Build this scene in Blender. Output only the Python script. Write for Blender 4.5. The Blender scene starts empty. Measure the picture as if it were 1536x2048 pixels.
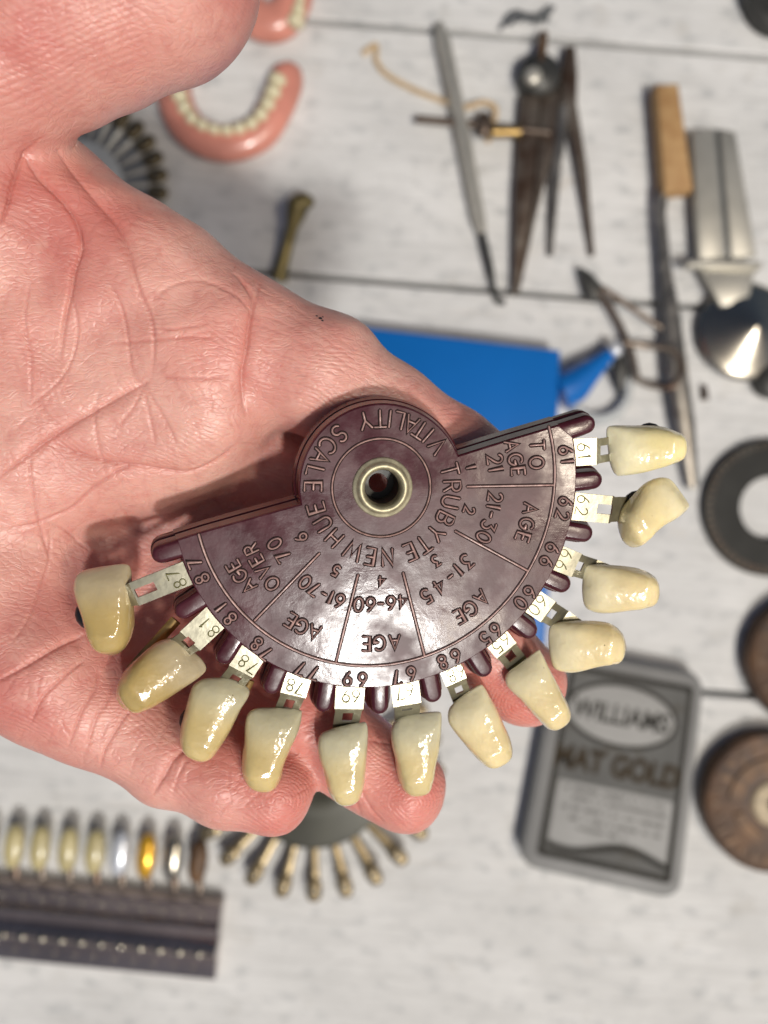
import bpy, math, random
import numpy as np
from mathutils import Vector, Matrix, noise as mnoise
random.seed(7); np.random.seed(7)
sc = bpy.context.scene
COL = sc.collection
MM = 0.001
# ------------------------------------------------------------------ camera, world, light
CAMZ, FOC, FPX = 370.0, 251.0, 1540.0        # mm, mm, px at 1536 px picture width
cam_d = bpy.data.cameras.new('camera'); cam = bpy.data.objects.new('camera', cam_d); COL.objects.link(cam)
cam.location = (0, 0, CAMZ*MM)
cam_d.sensor_fit = 'HORIZONTAL'; cam_d.sensor_width = 36.0; cam_d.lens = 36.0*FPX/1536.0
cam_d.clip_start = 0.005; cam_d.clip_end = 20
cam_d.dof.use_dof = True; cam_d.dof.focus_distance = (CAMZ-FOC+2.0)*MM; cam_d.dof.aperture_fstop = 15.0
cam_d.dof.aperture_blades = 0
sc.camera = cam
world = bpy.data.worlds.new('World'); sc.world = world; world.use_nodes = True
SUNV = Vector((0.22, -0.49, 0.85)).normalized()      # towards the sun
nt = world.node_tree; nt.nodes.clear()
o_ = nt.nodes.new('ShaderNodeOutputWorld'); b_ = nt.nodes.new('ShaderNodeBackground')
sk = nt.nodes.new('ShaderNodeTexSky'); sk.sky_type = 'NISHITA'; sk.sun_disc = False
sk.sun_elevation = math.asin(SUNV.z); sk.sun_rotation = math.atan2(SUNV.x, SUNV.y)
sk.dust_density = 3.0; sk.ozone_density = 0.6; sk.air_density = 0.7
nt.links.new(sk.outputs[0], b_.inputs[0]); nt.links.new(b_.outputs[0], o_.inputs[0]); b_.inputs[1].default_value = 0.05
sun_d = bpy.data.lights.new('sun', 'SUN'); sun = bpy.data.objects.new('sun', sun_d); COL.objects.link(sun)
sun_d.energy = 2.2; sun_d.angle = math.radians(4.0); sun_d.color = (1.0, 0.97, 0.92)
sun.rotation_euler = SUNV.to_track_quat('Z', 'Y').to_euler()
def lamp(loc, size, power, col):
    d = bpy.data.lights.new('stall_lamp', 'AREA'); d.shape = 'DISK'; d.size = size; d.energy = power; d.color = col
    o = bpy.data.objects.new('stall_lamp', d); COL.objects.link(o); o.location = loc
    o.rotation_euler = (Vector((0, 0, 0.2))-Vector(loc)).to_track_quat('-Z', 'Y').to_euler()
# the small lamps over the market stall whose reflections show on the teeth, the plastic and the metal holder
lamp((0.62, -0.30, 1.35), 0.12, 5.0, (1.0, 0.87, 0.70))
lamp((0.50, -0.62, 1.35), 0.05, 2.2, (1.0, 0.90, 0.75))
lamp((0.80, -0.10, 1.40), 0.05, 2.2, (1.0, 0.88, 0.72))
sc.view_settings.view_transform = 'Standard'; sc.view_settings.look = 'None'
sc.view_settings.exposure = -0.15; sc.view_settings.gamma = 1.0
sc.render.engine = 'CYCLES'; sc.cycles.use_denoising = True
sc.cycles.max_bounces = 8; sc.cycles.sample_clamp_indirect = 6.0

def P(px, py, d=0.0):
    s = (CAMZ-FOC-d)/FPX
    return Vector(((px-768)*s, (1024-py)*s, FOC+d))
def T(px, py, h=0.0):
    s = (CAMZ-h)/FPX
    return Vector(((px-768)*s, (1024-py)*s, h))

# ------------------------------------------------------------------ materials
def new_mat(name):
    m = bpy.data.materials.new(name); m.use_nodes = True
    return m, m.node_tree.nodes, m.node_tree.links, m.node_tree.nodes['Principled BSDF']
def mat(name, c, rough=0.5, metal=0.0, var=0.15, vscale=300, c2=None, bump=0.0, bscale=900, coat=0.0, sss=0.0, spec=0.5,
        rvar=0.0, c3=None, c3scale=60, c3lo=0.55, c3hi=0.7):
    m, N, L, B = new_mat(name)
    tc = N.new('ShaderNodeTexCoord')
    n = N.new('ShaderNodeTexNoise'); n.inputs['Scale'].default_value = vscale; n.inputs['Detail'].default_value = 6
    L.new(tc.outputs['Object'], n.inputs['Vector'])
    r = N.new('ShaderNodeValToRGB'); r.color_ramp.elements[0].position = 0.35; r.color_ramp.elements[1].position = 0.68
    a = c2 if c2 else tuple(x*(1-var) for x in c); b = c if c2 else tuple(min(1, x*(1+var)) for x in c)
    r.color_ramp.elements[0].color = (*a, 1); r.color_ramp.elements[1].color = (*b, 1)
    L.new(n.outputs['Fac'], r.inputs['Fac']); out = r.outputs['Color']
    if c3:
        n3 = N.new('ShaderNodeTexNoise'); n3.inputs['Scale'].default_value = c3scale; n3.inputs['Detail'].default_value = 8
        n3.inputs['Roughness'].default_value = 0.7
        L.new(tc.outputs['Object'], n3.inputs['Vector'])
        mr = N.new('ShaderNodeMapRange'); mr.inputs[1].default_value = c3lo; mr.inputs[2].default_value = c3hi
        L.new(n3.outputs['Fac'], mr.inputs[0])
        mx = N.new('ShaderNodeMixRGB'); mx.inputs[2].default_value = (*c3, 1)
        L.new(mr.outputs[0], mx.inputs[0]); L.new(out, mx.inputs[1]); out = mx.outputs[0]
    L.new(out, B.inputs['Base Color'])
    B.inputs['Roughness'].default_value = rough; B.inputs['Metallic'].default_value = metal
    B.inputs['Specular IOR Level'].default_value = spec
    B.inputs['Coat Weight'].default_value = coat; B.inputs['Coat Roughness'].default_value = 0.12
    if rvar:
        mr = N.new('ShaderNodeMapRange'); mr.inputs[3].default_value = rough-rvar; mr.inputs[4].default_value = rough+rvar
        mr.inputs[1].default_value = 0.3; mr.inputs[2].default_value = 0.7
        L.new(n.outputs['Fac'], mr.inputs[0]); L.new(mr.outputs[0], B.inputs['Roughness'])
    if sss:
        B.inputs['Subsurface Weight'].default_value = sss; B.inputs['Subsurface Scale'].default_value = 0.001
        B.inputs['Subsurface Radius'].default_value = (1.5, 1.0, 0.6)
    if bump:
        nb = N.new('ShaderNodeTexNoise'); nb.inputs['Scale'].default_value = bscale; nb.inputs['Detail'].default_value = 5
        L.new(tc.outputs['Object'], nb.inputs['Vector'])
        bp = N.new('ShaderNodeBump'); bp.inputs['Strength'].default_value = 1.0; bp.inputs['Distance'].default_value = bump*MM
        L.new(nb.outputs['Fac'], bp.inputs['Height']); L.new(bp.outputs[0], B.inputs['Normal'])
    return m

M = {}
M['film'] = mat('maroon_plastic_film', (0.125, 0.066, 0.082), 0.30, c2=(0.072, 0.030, 0.040), vscale=260, bump=0.07, bscale=210, rvar=0.10,
                c3=(0.19, 0.14, 0.145), c3scale=420, c3lo=0.52, c3hi=0.78, spec=0.75)
def film_mat():
    m, N, L, B = new_mat('maroon_plastic_film'); tc = N.new('ShaderNodeTexCoord'); ob = tc.outputs['Object']
    def nz(sc_, det, lo, hi, a=0, b=1, ro=0.6, vec=ob):
        n = N.new('ShaderNodeTexNoise'); n.inputs['Scale'].default_value = sc_; n.inputs['Detail'].default_value = det; n.inputs['Roughness'].default_value = ro
        L.new(vec, n.inputs['Vector']); r = N.new('ShaderNodeMapRange'); L.new(n.outputs['Fac'], r.inputs[0])
        for i, v in ((1, lo), (2, hi), (3, a), (4, b)): r.inputs[i].default_value = v
        return r.outputs[0], n.outputs['Fac']
    def mix(f, a, b):
        x = N.new('ShaderNodeMixRGB'); L.new(f, x.inputs[0])
        for i, v in ((1, a), (2, b)):
            if isinstance(v, tuple): x.inputs[i].default_value = (*v, 1)
            else: L.new(v, x.inputs[i])
        return x.outputs[0]
    c = mix(nz(130, 6, 0.36, 0.64)[0], (0.046, 0.008, 0.014), (0.074, 0.019, 0.028))
    c = mix(nz(520, 6, 0.55, 0.78, 0, 0.45, 0.7)[0], c, (0.13, 0.065, 0.068))
    c = mix(nz(900, 4, 0.66, 0.74, 0, 0.8)[0], c, (0.035, 0.012, 0.012))
    L.new(c, B.inputs['Base Color']); B.inputs['Specular IOR Level'].default_value = 0.30
    L.new(nz(75, 6, 0.42, 0.58, 0.17, 0.38)[0], B.inputs['Roughness'])
    # scratches: thin stretched noise
    mp = N.new('ShaderNodeMapping'); mp.inputs['Rotation'].default_value = (0, 0, 0.7); mp.inputs['Scale'].default_value = (0.06, 2.4, 1); L.new(ob, mp.inputs['Vector'])
    scr = nz(1500, 2, 0.62, 0.70, vec=mp.outputs[0])[0]
    a = N.new('ShaderNodeMath'); a.operation = 'MULTIPLY_ADD'; a.inputs[1].default_value = 0.11; L.new(nz(60, 3, 0.2, 0.8)[0], a.inputs[0])
    b = N.new('ShaderNodeMath'); b.operation = 'MULTIPLY_ADD'; b.inputs[1].default_value = 0.014; L.new(nz(700, 5, 0.2, 0.8)[0], b.inputs[0])
    d = N.new('ShaderNodeMath'); d.operation = 'MULTIPLY'; d.inputs[1].default_value = 0.0012; L.new(scr, d.inputs[0]); L.new(d.outputs[0], b.inputs[2])
    L.new(b.outputs[0], a.inputs[2])
    bp = N.new('ShaderNodeBump'); bp.inputs['Distance'].default_value = MM; L.new(a.outputs[0], bp.inputs['Height']); L.new(bp.outputs[0], B.inputs['Normal'])
    return m
M['film'] = film_mat()
M['maroon'] = mat('maroon_plastic', (0.070, 0.008, 0.012), 0.24, var=0.25, vscale=200, spec=0.6, bump=0.01)
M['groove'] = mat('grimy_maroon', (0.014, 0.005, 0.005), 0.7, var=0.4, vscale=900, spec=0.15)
M['ridge'] = mat('worn_ridge', (0.46, 0.29, 0.26), 0.28, var=0.3, vscale=900, spec=0.8)
M['nickel'] = mat('brushed_nickel', (0.33, 0.315, 0.24), 0.30, 0.82, var=0.12, vscale=700, bump=0.05, bscale=420, c3=(0.40, 0.37, 0.24), c3scale=520, c3lo=0.60, c3hi=0.78)
M['eyelet'] = mat('brass_nickel_eyelet', (0.58, 0.53, 0.36), 0.55, 0.75, var=0.22, vscale=900, bump=0.015, bscale=1500)
M['stamp'] = mat('stamped_olive', (0.16, 0.15, 0.055), 0.6, 0.2, var=0.2)
M['black'] = mat('black_wax', (0.012, 0.012, 0.014), 0.35, var=0.3)
M['brass'] = mat('old_brass', (0.42, 0.28, 0.11), 0.35, 0.9, var=0.3, vscale=400)
M['steel'] = mat('tool_steel', (0.30, 0.28, 0.25), 0.33, 0.85, var=0.25, vscale=120, rvar=0.08)
M['palesteel'] = mat('pale_steel', (0.50, 0.48, 0.42), 0.42, 0.6, var=0.12, vscale=60)
M['oldsteel'] = mat('rusty_steel', (0.20, 0.17, 0.14), 0.40, 0.7, c2=(0.10, 0.06, 0.04), vscale=90, rvar=0.1)
M['chrome'] = mat('polished_chrome', (0.46, 0.42, 0.34), 0.26, 1.0, var=0.05)
M['dark'] = mat('dark_steel', (0.045, 0.045, 0.042), 0.45, 0.3, var=0.2, vscale=80)
M['gauge'] = mat('blackened_gauge', (0.028, 0.028, 0.026), 0.6, 0.1, var=0.2, vscale=80, spec=0.25)
M['gun'] = mat('gunmetal_holder', (0.36, 0.30, 0.28), 0.18, 0.9, var=0.12, vscale=50, bump=0.05, bscale=160)
M['wood'] = mat('tan_wood', (0.46, 0.29, 0.13), 0.7, c2=(0.36, 0.20, 0.08), vscale=150)
M['bronze'] = mat('brown_bakelite', (0.11, 0.055, 0.025), 0.5, 0.2, c2=(0.045, 0.025, 0.016), vscale=90, bump=0.15, bscale=160)
M['bronze2'] = mat('bright_bronze', (0.17, 0.088, 0.036), 0.55, 0.2, c2=(0.06, 0.032, 0.016), vscale=150)
M['cream'] = mat('aged_ivory', (0.42, 0.33, 0.20), 0.5, var=0.2)
M['blue'] = mat('blue_plastic', (0.004, 0.13, 0.45), 0.35, var=0.05, vscale=30)
M['pink'] = mat('pink_acrylic', (0.60, 0.24, 0.18), 0.30, var=0.12, vscale=80, coat=0.4)
M['dteeth'] = mat('cream_tooth', (0.66, 0.60, 0.40), 0.25, var=0.08, coat=0.3)
M['twine'] = mat('tan_twine', (0.52, 0.38, 0.22), 0.9, var=0.25, vscale=500)
M['tin'] = mat('tin_grey_paint', (0.105, 0.105, 0.10), 0.65, 0.0, spec=0.25, var=0.12, vscale=60, c3=(0.07, 0.062, 0.048), c3scale=90)
M['tinlight'] = mat('tin_rim_grey', (0.21, 0.21, 0.205), 0.5, 0.1, spec=0.35, var=0.10, vscale=40)
M['tindark'] = mat('tin_dark_print', (0.020, 0.018, 0.014), 0.65, spec=0.2, var=0.3, vscale=90)
M['tingold'] = mat('tin_gold_print', (0.030, 0.019, 0.007), 0.65, spec=0.2, var=0.3, vscale=200)
M['grease'] = mat('grey_metal', (0.24, 0.25, 0.25), 0.35, 0.6, var=0.2, vscale=80)
M['clear'] = mat('grey_translucent', (0.44, 0.46, 0.46), 0.25, var=0.1, vscale=60, coat=0.3)
M['olive'] = mat('olive_disc', (0.045, 0.044, 0.030), 0.5, 0.1, var=0.3, vscale=50)
M['tabgold'] = mat('brass_tab', (0.27, 0.21, 0.12), 0.35, 0.7, var=0.3, vscale=200)
M['olivebrass'] = mat('olive_brass', (0.20, 0.16, 0.065), 0.40, 0.6, var=0.3, vscale=150)
M['tabdark'] = mat('dull_brass_tip', (0.14, 0.11, 0.06), 0.45, 0.5, var=0.4, vscale=200)
M['gold'] = mat('gold_tooth', (0.75, 0.42, 0.04), 0.2, 0.5, var=0.1)
M['silver'] = mat('white_metal_tooth', (0.70, 0.73, 0.78), 0.25, 0.4, var=0.1)

def skin_mat():
    m, N, L, B = new_mat('hand_skin')
    tc = N.new('ShaderNodeTexCoord'); obj = tc.outputs['Object']
    def noise(scale, det=5, rough=0.55, vec=obj, dist=0.0):
        n = N.new('ShaderNodeTexNoise'); n.inputs['Scale'].default_value = scale; n.inputs['Detail'].default_value = det
        n.inputs['Roughness'].default_value = rough; n.inputs['Distortion'].default_value = dist
        L.new(vec, n.inputs['Vector']); return n.outputs['Fac']
    def ramp(f, lo, hi, a=0.0, b=1.0):
        r = N.new('ShaderNodeMapRange'); r.inputs[1].default_value = lo; r.inputs[2].default_value = hi
        r.inputs[3].default_value = a; r.inputs[4].default_value = b; L.new(f, r.inputs[0]); return r.outputs[0]
    def mix(fac, a, b):
        x = N.new('ShaderNodeMixRGB'); L.new(fac, x.inputs[0])
        for i, v in ((1, a), (2, b)):
            if isinstance(v, tuple): x.inputs[i].default_value = (*v, 1)
            else: L.new(v, x.inputs[i])
        return x.outputs[0]
    def math_(op, a, b):
        x = N.new('ShaderNodeMath'); x.operation = op
        for i, v in ((0, a), (1, b)):
            if isinstance(v, (int, float)): x.inputs[i].default_value = v
            else: L.new(v, x.inputs[i])
        return x.outputs[0]
    col = mix(ramp(noise(38, 4), 0.36, 0.62), (0.76, 0.44, 0.37), (0.57, 0.215, 0.185))
    col = mix(ramp(noise(150, 6, 0.65), 0.52, 0.75, 0, 0.5), col, (0.78, 0.52, 0.43))
    col = mix(ramp(noise(420, 4, 0.6), 0.50, 0.78, 0, 0.45), col, (0.50, 0.16, 0.14))
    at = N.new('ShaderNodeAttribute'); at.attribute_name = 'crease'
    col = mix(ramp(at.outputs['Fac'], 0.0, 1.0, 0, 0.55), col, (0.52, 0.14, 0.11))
    at2 = N.new('ShaderNodeAttribute'); at2.attribute_name = 'flush'
    col = mix(ramp(at2.outputs['Fac'], 0.0, 1.0, 0, 0.75), col, (0.66, 0.20, 0.17))
    L.new(col, B.inputs['Base Color'])
    # relief: ridge pattern, small cells, folds
    mp = N.new('ShaderNodeMapping'); mp.inputs['Rotation'].default_value = (0, 0, math.radians(25)); L.new(obj, mp.inputs['Vector'])
    dn = N.new('ShaderNodeTexNoise'); dn.inputs['Scale'].default_value = 55; dn.inputs['Detail'].default_value = 1.0; L.new(mp.outputs[0], dn.inputs['Vector'])
    sc_ = N.new('ShaderNodeVectorMath'); sc_.operation = 'SCALE'; sc_.inputs['Scale'].default_value = 0.022; L.new(dn.outputs['Color'], sc_.inputs[0])
    ad = N.new('ShaderNodeVectorMath'); L.new(mp.outputs[0], ad.inputs[0]); L.new(sc_.outputs[0], ad.inputs[1])
    wv = N.new('ShaderNodeTexWave'); wv.inputs['Scale'].default_value = 300; wv.bands_direction = 'Y'; wv.inputs['Detail'].default_value = 0
    L.new(ad.outputs[0], wv.inputs['Vector'])
    vo = N.new('ShaderNodeTexVoronoi'); vo.feature = 'DISTANCE_TO_EDGE'; vo.inputs['Scale'].default_value = 880
    ms = N.new('ShaderNodeMapping'); ms.inputs['Rotation'].default_value = (0, 0, math.radians(-38)); ms.inputs['Scale'].default_value = (0.55, 1.5, 1.0)
    nd = N.new('ShaderNodeTexNoise'); nd.inputs['Scale'].default_value = 260; nd.inputs['Detail'].default_value = 2; L.new(obj, nd.inputs['Vector'])
    s2 = N.new('ShaderNodeVectorMath'); s2.operation = 'SCALE'; s2.inputs['Scale'].default_value = 0.003; L.new(nd.outputs['Color'], s2.inputs[0])
    a2 = N.new('ShaderNodeVectorMath'); L.new(obj, a2.inputs[0]); L.new(s2.outputs[0], a2.inputs[1])
    L.new(a2.outputs[0], ms.inputs['Vector']); L.new(ms.outputs[0], vo.inputs['Vector'])
    cells = ramp(vo.outputs['Distance'], 0.0, 0.18)
    vo2 = N.new('ShaderNodeTexVoronoi'); vo2.feature = 'DISTANCE_TO_EDGE'; vo2.inputs['Scale'].default_value = 170
    m3 = N.new('ShaderNodeMapping'); m3.inputs['Rotation'].default_value = (0, 0, math.radians(30)); m3.inputs['Scale'].default_value = (0.6, 1.6, 1.0)
    L.new(a2.outputs[0], m3.inputs['Vector']); L.new(m3.outputs[0], vo2.inputs['Vector'])
    big = ramp(vo2.outputs['Distance'], 0.0, 0.06)
    h = math_('MULTIPLY', cells, 0.036)
    h = math_('ADD', h, math_('MULTIPLY', math_('MULTIPLY', wv.outputs['Fac'], ramp(noise(70, 2), 0.38, 0.55)), 0.036))
    h = math_('ADD', h, math_('MULTIPLY', big, math_('MULTIPLY', ramp(noise(90, 2), 0.40, 0.62), 0.035)))
    h = math_('ADD', h, math_('MULTIPLY', noise(900, 5), 0.05))
    bp = N.new('ShaderNodeBump'); bp.inputs['Distance'].default_value = MM; bp.inputs['Strength'].default_value = 1.0
    L.new(h, bp.inputs['Height']); L.new(bp.outputs[0], B.inputs['Normal'])
    L.new(ramp(noise(300, 4), 0.3, 0.7, 0.34, 0.50), B.inputs['Roughness'])
    B.inputs['Subsurface Weight'].default_value = 0.55
    B.inputs['Subsurface Radius'].default_value = (2.0, 0.7, 0.45); B.inputs['Subsurface Scale'].default_value = 0.0011
    B.inputs['Specular IOR Level'].default_value = 0.5
    return m
M['skin'] = skin_mat()

def tooth_mat():
    m, N, L, B = new_mat('shade_tooth_porcelain')
    at = N.new('ShaderNodeVertexColor'); at.layer_name = 'shade'
    tc = N.new('ShaderNodeTexCoord')
    n = N.new('ShaderNodeTexNoise'); n.inputs['Scale'].default_value = 260; n.inputs['Detail'].default_value = 5; L.new(tc.outputs['Object'], n.inputs['Vector'])
    r = N.new('ShaderNodeMapRange'); r.inputs[1].default_value = 0.3; r.inputs[2].default_value = 0.75; r.inputs[3].default_value = 0.86; r.inputs[4].default_value = 1.06
    L.new(n.outputs['Fac'], r.inputs[0])
    mx = N.new('ShaderNodeVectorMath'); mx.operation = 'SCALE'; L.new(at.outputs[0], mx.inputs[0]); L.new(r.outputs[0], mx.inputs['Scale'])
    n2 = N.new('ShaderNodeTexNoise'); n2.inputs['Scale'].default_value = 1400; n2.inputs['Detail'].default_value = 2; L.new(tc.outputs['Object'], n2.inputs['Vector'])
    r2 = N.new('ShaderNodeMapRange'); r2.inputs[1].default_value = 0.775; r2.inputs[2].default_value = 0.82; L.new(n2.outputs['Fac'], r2.inputs[0])
    m2 = N.new('ShaderNodeMixRGB'); m2.inputs[2].default_value = (0.12, 0.08, 0.03, 1); L.new(r2.outputs[0], m2.inputs[0]); L.new(mx.outputs[0], m2.inputs[1])
    L.new(m2.outputs[0], B.inputs['Base Color'])
    B.inputs['Roughness'].default_value = 0.13; B.inputs['Specular IOR Level'].default_value = 0.7
    B.inputs['Subsurface Weight'].default_value = 0.5; B.inputs['Subsurface Radius'].default_value = (1.2, 1.0, 0.6); B.inputs['Subsurface Scale'].default_value = 0.0008
    B.inputs['Coat Weight'].default_value = 0.6; B.inputs['Coat Roughness'].default_value = 0.06
    nb = N.new('ShaderNodeTexNoise'); nb.inputs['Scale'].default_value = 430; nb.inputs['Detail'].default_value = 2; L.new(tc.outputs['Object'], nb.inputs['Vector'])
    nc = N.new('ShaderNodeTexNoise'); nc.inputs['Scale'].default_value = 1500; nc.inputs['Detail'].default_value = 3; L.new(tc.outputs['Object'], nc.inputs['Vector'])
    ad = N.new('ShaderNodeMath'); ad.operation = 'MULTIPLY_ADD'; ad.inputs[1].default_value = 0.16; L.new(nc.outputs['Fac'], ad.inputs[0]); L.new(nb.outputs['Fac'], ad.inputs[2])
    bp = N.new('ShaderNodeBump'); bp.inputs['Distance'].default_value = 0.20*MM; L.new(ad.outputs[0], bp.inputs['Height'])
    L.new(bp.outputs[0], B.inputs['Normal']); L.new(bp.outputs[0], B.inputs['Coat Normal'])
    return m
M['tooth'] = tooth_mat()

def board_mat():
    m, N, L, B = new_mat('whitewashed_board')
    tc = N.new('ShaderNodeTexCoord'); obj = tc.outputs['Object']
    mp = N.new('ShaderNodeMapping'); mp.inputs['Scale'].default_value = (0.65, 1.2, 1); L.new(obj, mp.inputs['Vector'])
    def nz(scale, det, vec, lo, hi, a=0, b=1, ro=0.6):
        n = N.new('ShaderNodeTexNoise'); n.inputs['Scale'].default_value = scale; n.inputs['Detail'].default_value = det; n.inputs['Roughness'].default_value = ro
        L.new(vec, n.inputs['Vector']); r = N.new('ShaderNodeMapRange'); L.new(n.outputs['Fac'], r.inputs[0])
        r.inputs[1].default_value = lo; r.inputs[2].default_value = hi; r.inputs[3].default_value = a; r.inputs[4].default_value = b
        return r.outputs[0]
    def mix(f, a, b):
        x = N.new('ShaderNodeMixRGB'); L.new(f, x.inputs[0])
        for i, v in ((1, a), (2, b)):
            if isinstance(v, tuple): x.inputs[i].default_value = (*v, 1)
            else: L.new(v, x.inputs[i])
        return x.outputs[0]
    c = mix(nz(22, 4, mp.outputs[0], 0.35, 0.65), (0.58, 0.58, 0.57), (0.70, 0.70, 0.69))
    c = mix(nz(130, 6, mp.outputs[0], 0.54, 0.70, 0, 0.75), c, (0.36, 0.375, 0.38))
    c = mix(nz(45, 6, obj, 0.60, 0.75, 0, 0.55), c, (0.42, 0.40, 0.36))
    c = mix(nz(30, 6, mp.outputs[0], 0.66, 0.72, 0, 0.4), c, (0.52, 0.44, 0.35))
    ms = N.new('ShaderNodeMapping'); ms.inputs['Scale'].default_value = (0.10, 1.6, 1); L.new(obj, ms.inputs['Vector'])
    c = mix(nz(200, 6, ms.outputs[0], 0.50, 0.70, 0, 0.65), c, (0.45, 0.45, 0.44))
    c = mix(nz(60, 5, ms.outputs[0], 0.62, 0.74, 0, 0.35), c, (0.50, 0.44, 0.37))
    L.new(c, B.inputs['Base Color']); B.inputs['Roughness'].default_value = 0.75
    nb = N.new('ShaderNodeTexNoise'); nb.inputs['Scale'].default_value = 220; nb.inputs['Detail'].default_value = 5; L.new(mp.outputs[0], nb.inputs['Vector'])
    bp = N.new('ShaderNodeBump'); bp.inputs['Distance'].default_value = 0.5*MM; L.new(nb.outputs['Fac'], bp.inputs['Height']); L.new(bp.outputs[0], B.inputs['Normal'])
    return m
M['board'] = board_mat()
M['under'] = mat('dark_underlay', (0.10, 0.13, 0.13), 0.8, var=0.2)

# ------------------------------------------------------------------ helpers
def thing(name, label, cat, loc=(0, 0, 0), group=None, kind=None):
    o = bpy.data.objects.new(name, None); COL.objects.link(o); o.empty_display_size = 0.01
    o.location = Vector(loc)*MM
    if label: o['label'] = label
    if cat: o['category'] = cat
    if group: o['group'] = group
    if kind: o['kind'] = kind
    return o
def tag(o, label, cat, group=None, kind=None):
    if label: o['label'] = label
    if cat: o['category'] = cat
    if group: o['group'] = group
    if kind: o['kind'] = kind
    return o

class MB:
    def __init__(s): s.v = []; s.f = []
    def ring(s, pts): i = len(s.v); s.v += [tuple(p) for p in pts]; return list(range(i, i+len(pts)))
    def bridge(s, a, b, close=True):
        n = len(a)
        for k in range(n if close else n-1):
            s.f.append((a[k], a[(k+1) % n], b[(k+1) % n], b[k]))
    def box(s, c, size, rot=0.0, tilt=None):
        c = Vector(c); R = Matrix.Rotation(rot, 3, 'Z')
        if tilt: R = R @ tilt
        hx, hy, hz = size[0]/2, size[1]/2, size[2]/2
        b = s.ring([c+R@Vector((x, y, -hz)) for x, y in ((-hx, -hy), (hx, -hy), (hx, hy), (-hx, hy))])
        t = s.ring([c+R@Vector((x, y, hz)) for x, y in ((-hx, -hy), (hx, -hy), (hx, hy), (-hx, hy))])
        s.bridge(b, t); s.f.append(tuple(reversed(b))); s.f.append(tuple(t)); return s
    def prism(s, poly, levels):           # poly ccw [(x,y)], levels [(z, outset)] from top down
        rings = []
        for z, off in levels:
            q = offset(poly, off); rings.append(s.ring([(x, y, z) for x, y in q]))
        s.f.append(tuple(rings[0]))
        for a, b in zip(rings, rings[1:]): s.bridge(b, a)
        s.f.append(tuple(reversed(rings[-1]))); return s
    def tube(s, path, radii, n=8, flat=1.0, caps=True, up=Vector((0, 0, 1))):
        path = [Vector(p) for p in path]
        if isinstance(radii, (int, float)): radii = [radii]*len(path)
        prev = None; m = len(path)
        for i, p in enumerate(path):
            d = (path[min(i+1, m-1)]-path[max(i-1, 0)]).normalized()
            a = d.cross(up)
            if a.length < 1e-3: a = d.cross(Vector((0, 1, 0)))
            a.normalize(); b = a.cross(d).normalized()
            r = s.ring([p+(a*math.cos(t)+b*math.sin(t)*flat)*radii[i] for t in [2*math.pi*k/n for k in range(n)]])
            if prev: s.bridge(prev, r)
            elif caps: s.f.append(tuple(reversed(r)))
            prev = r
        if caps: s.f.append(tuple(prev))
        return s
    def lathe(s, c, prof, n=48, close=False, start=0, end=2*math.pi):
        c = Vector(c); prev = None; first = None
        for r, z in prof:
            g = s.ring([(c.x+r*math.cos(2*math.pi*k/n), c.y+r*math.sin(2*math.pi*k/n), c.z+z) for k in range(n)])
            if prev: s.bridge(prev, g)
            else: first = g
            prev = g
        if close: s.bridge(prev, first)
        return s
    def ell(s, c, rad, R=None, nu=14, nv=9, power=1.0):
        c = Vector(c); R = R or Matrix.Identity(3); prev = None
        for j in range(nv+1):
            ph = -math.pi/2+math.pi*(0.03+0.94*j/nv)
            pts = []
            for k in range(nu):
                t = 2*math.pi*k/nu
                v = Vector((math.cos(ph)*math.cos(t), math.cos(ph)*math.sin(t), math.sin(ph)))
                v = Vector([math.copysign(abs(q)**power, q) for q in v])
                pts.append(c+R@Vector((v.x*rad[0], v.y*rad[1], v.z*rad[2])))
            g = s.ring(pts)
            if prev: s.bridge(prev, g)
            else: s.f.append(tuple(reversed(g)))
            prev = g
        s.f.append(tuple(prev)); return s
    def build(s, name, m, parent=None, local=False, smooth=True, bevel=0.0, angle=40, label=None):
        me = bpy.data.meshes.new(name)
        off = Vector((0, 0, 0)) if (local or parent is None) else parent.location/MM
        if parent is None:
            a = np.array(s.v); off = Vector(((a[:, 0].min()+a[:, 0].max())/2, (a[:, 1].min()+a[:, 1].max())/2, a[:, 2].min()))
        me.from_pydata([((x-off.x)*MM, (y-off.y)*MM, (z-off.z)*MM) for x, y, z in s.v], [], s.f)
        me.materials.append(M[m] if isinstance(m, str) else m)
        o = bpy.data.objects.new(name, me); COL.objects.link(o)
        if parent is None: o.location = off*MM
        else: o.parent = parent
        if bevel:
            b = o.modifiers.new('bevel', 'BEVEL'); b.width = bevel*MM; b.segments = 2; b.limit_method = 'ANGLE'; b.angle_limit = math.radians(35)
        if smooth:
            me.polygons.foreach_set('use_smooth', [True]*len(me.polygons))
            try: me.set_sharp_from_angle(angle=math.radians(angle))
            except Exception: pass
        if label: o['label'] = label
        return o

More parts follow.
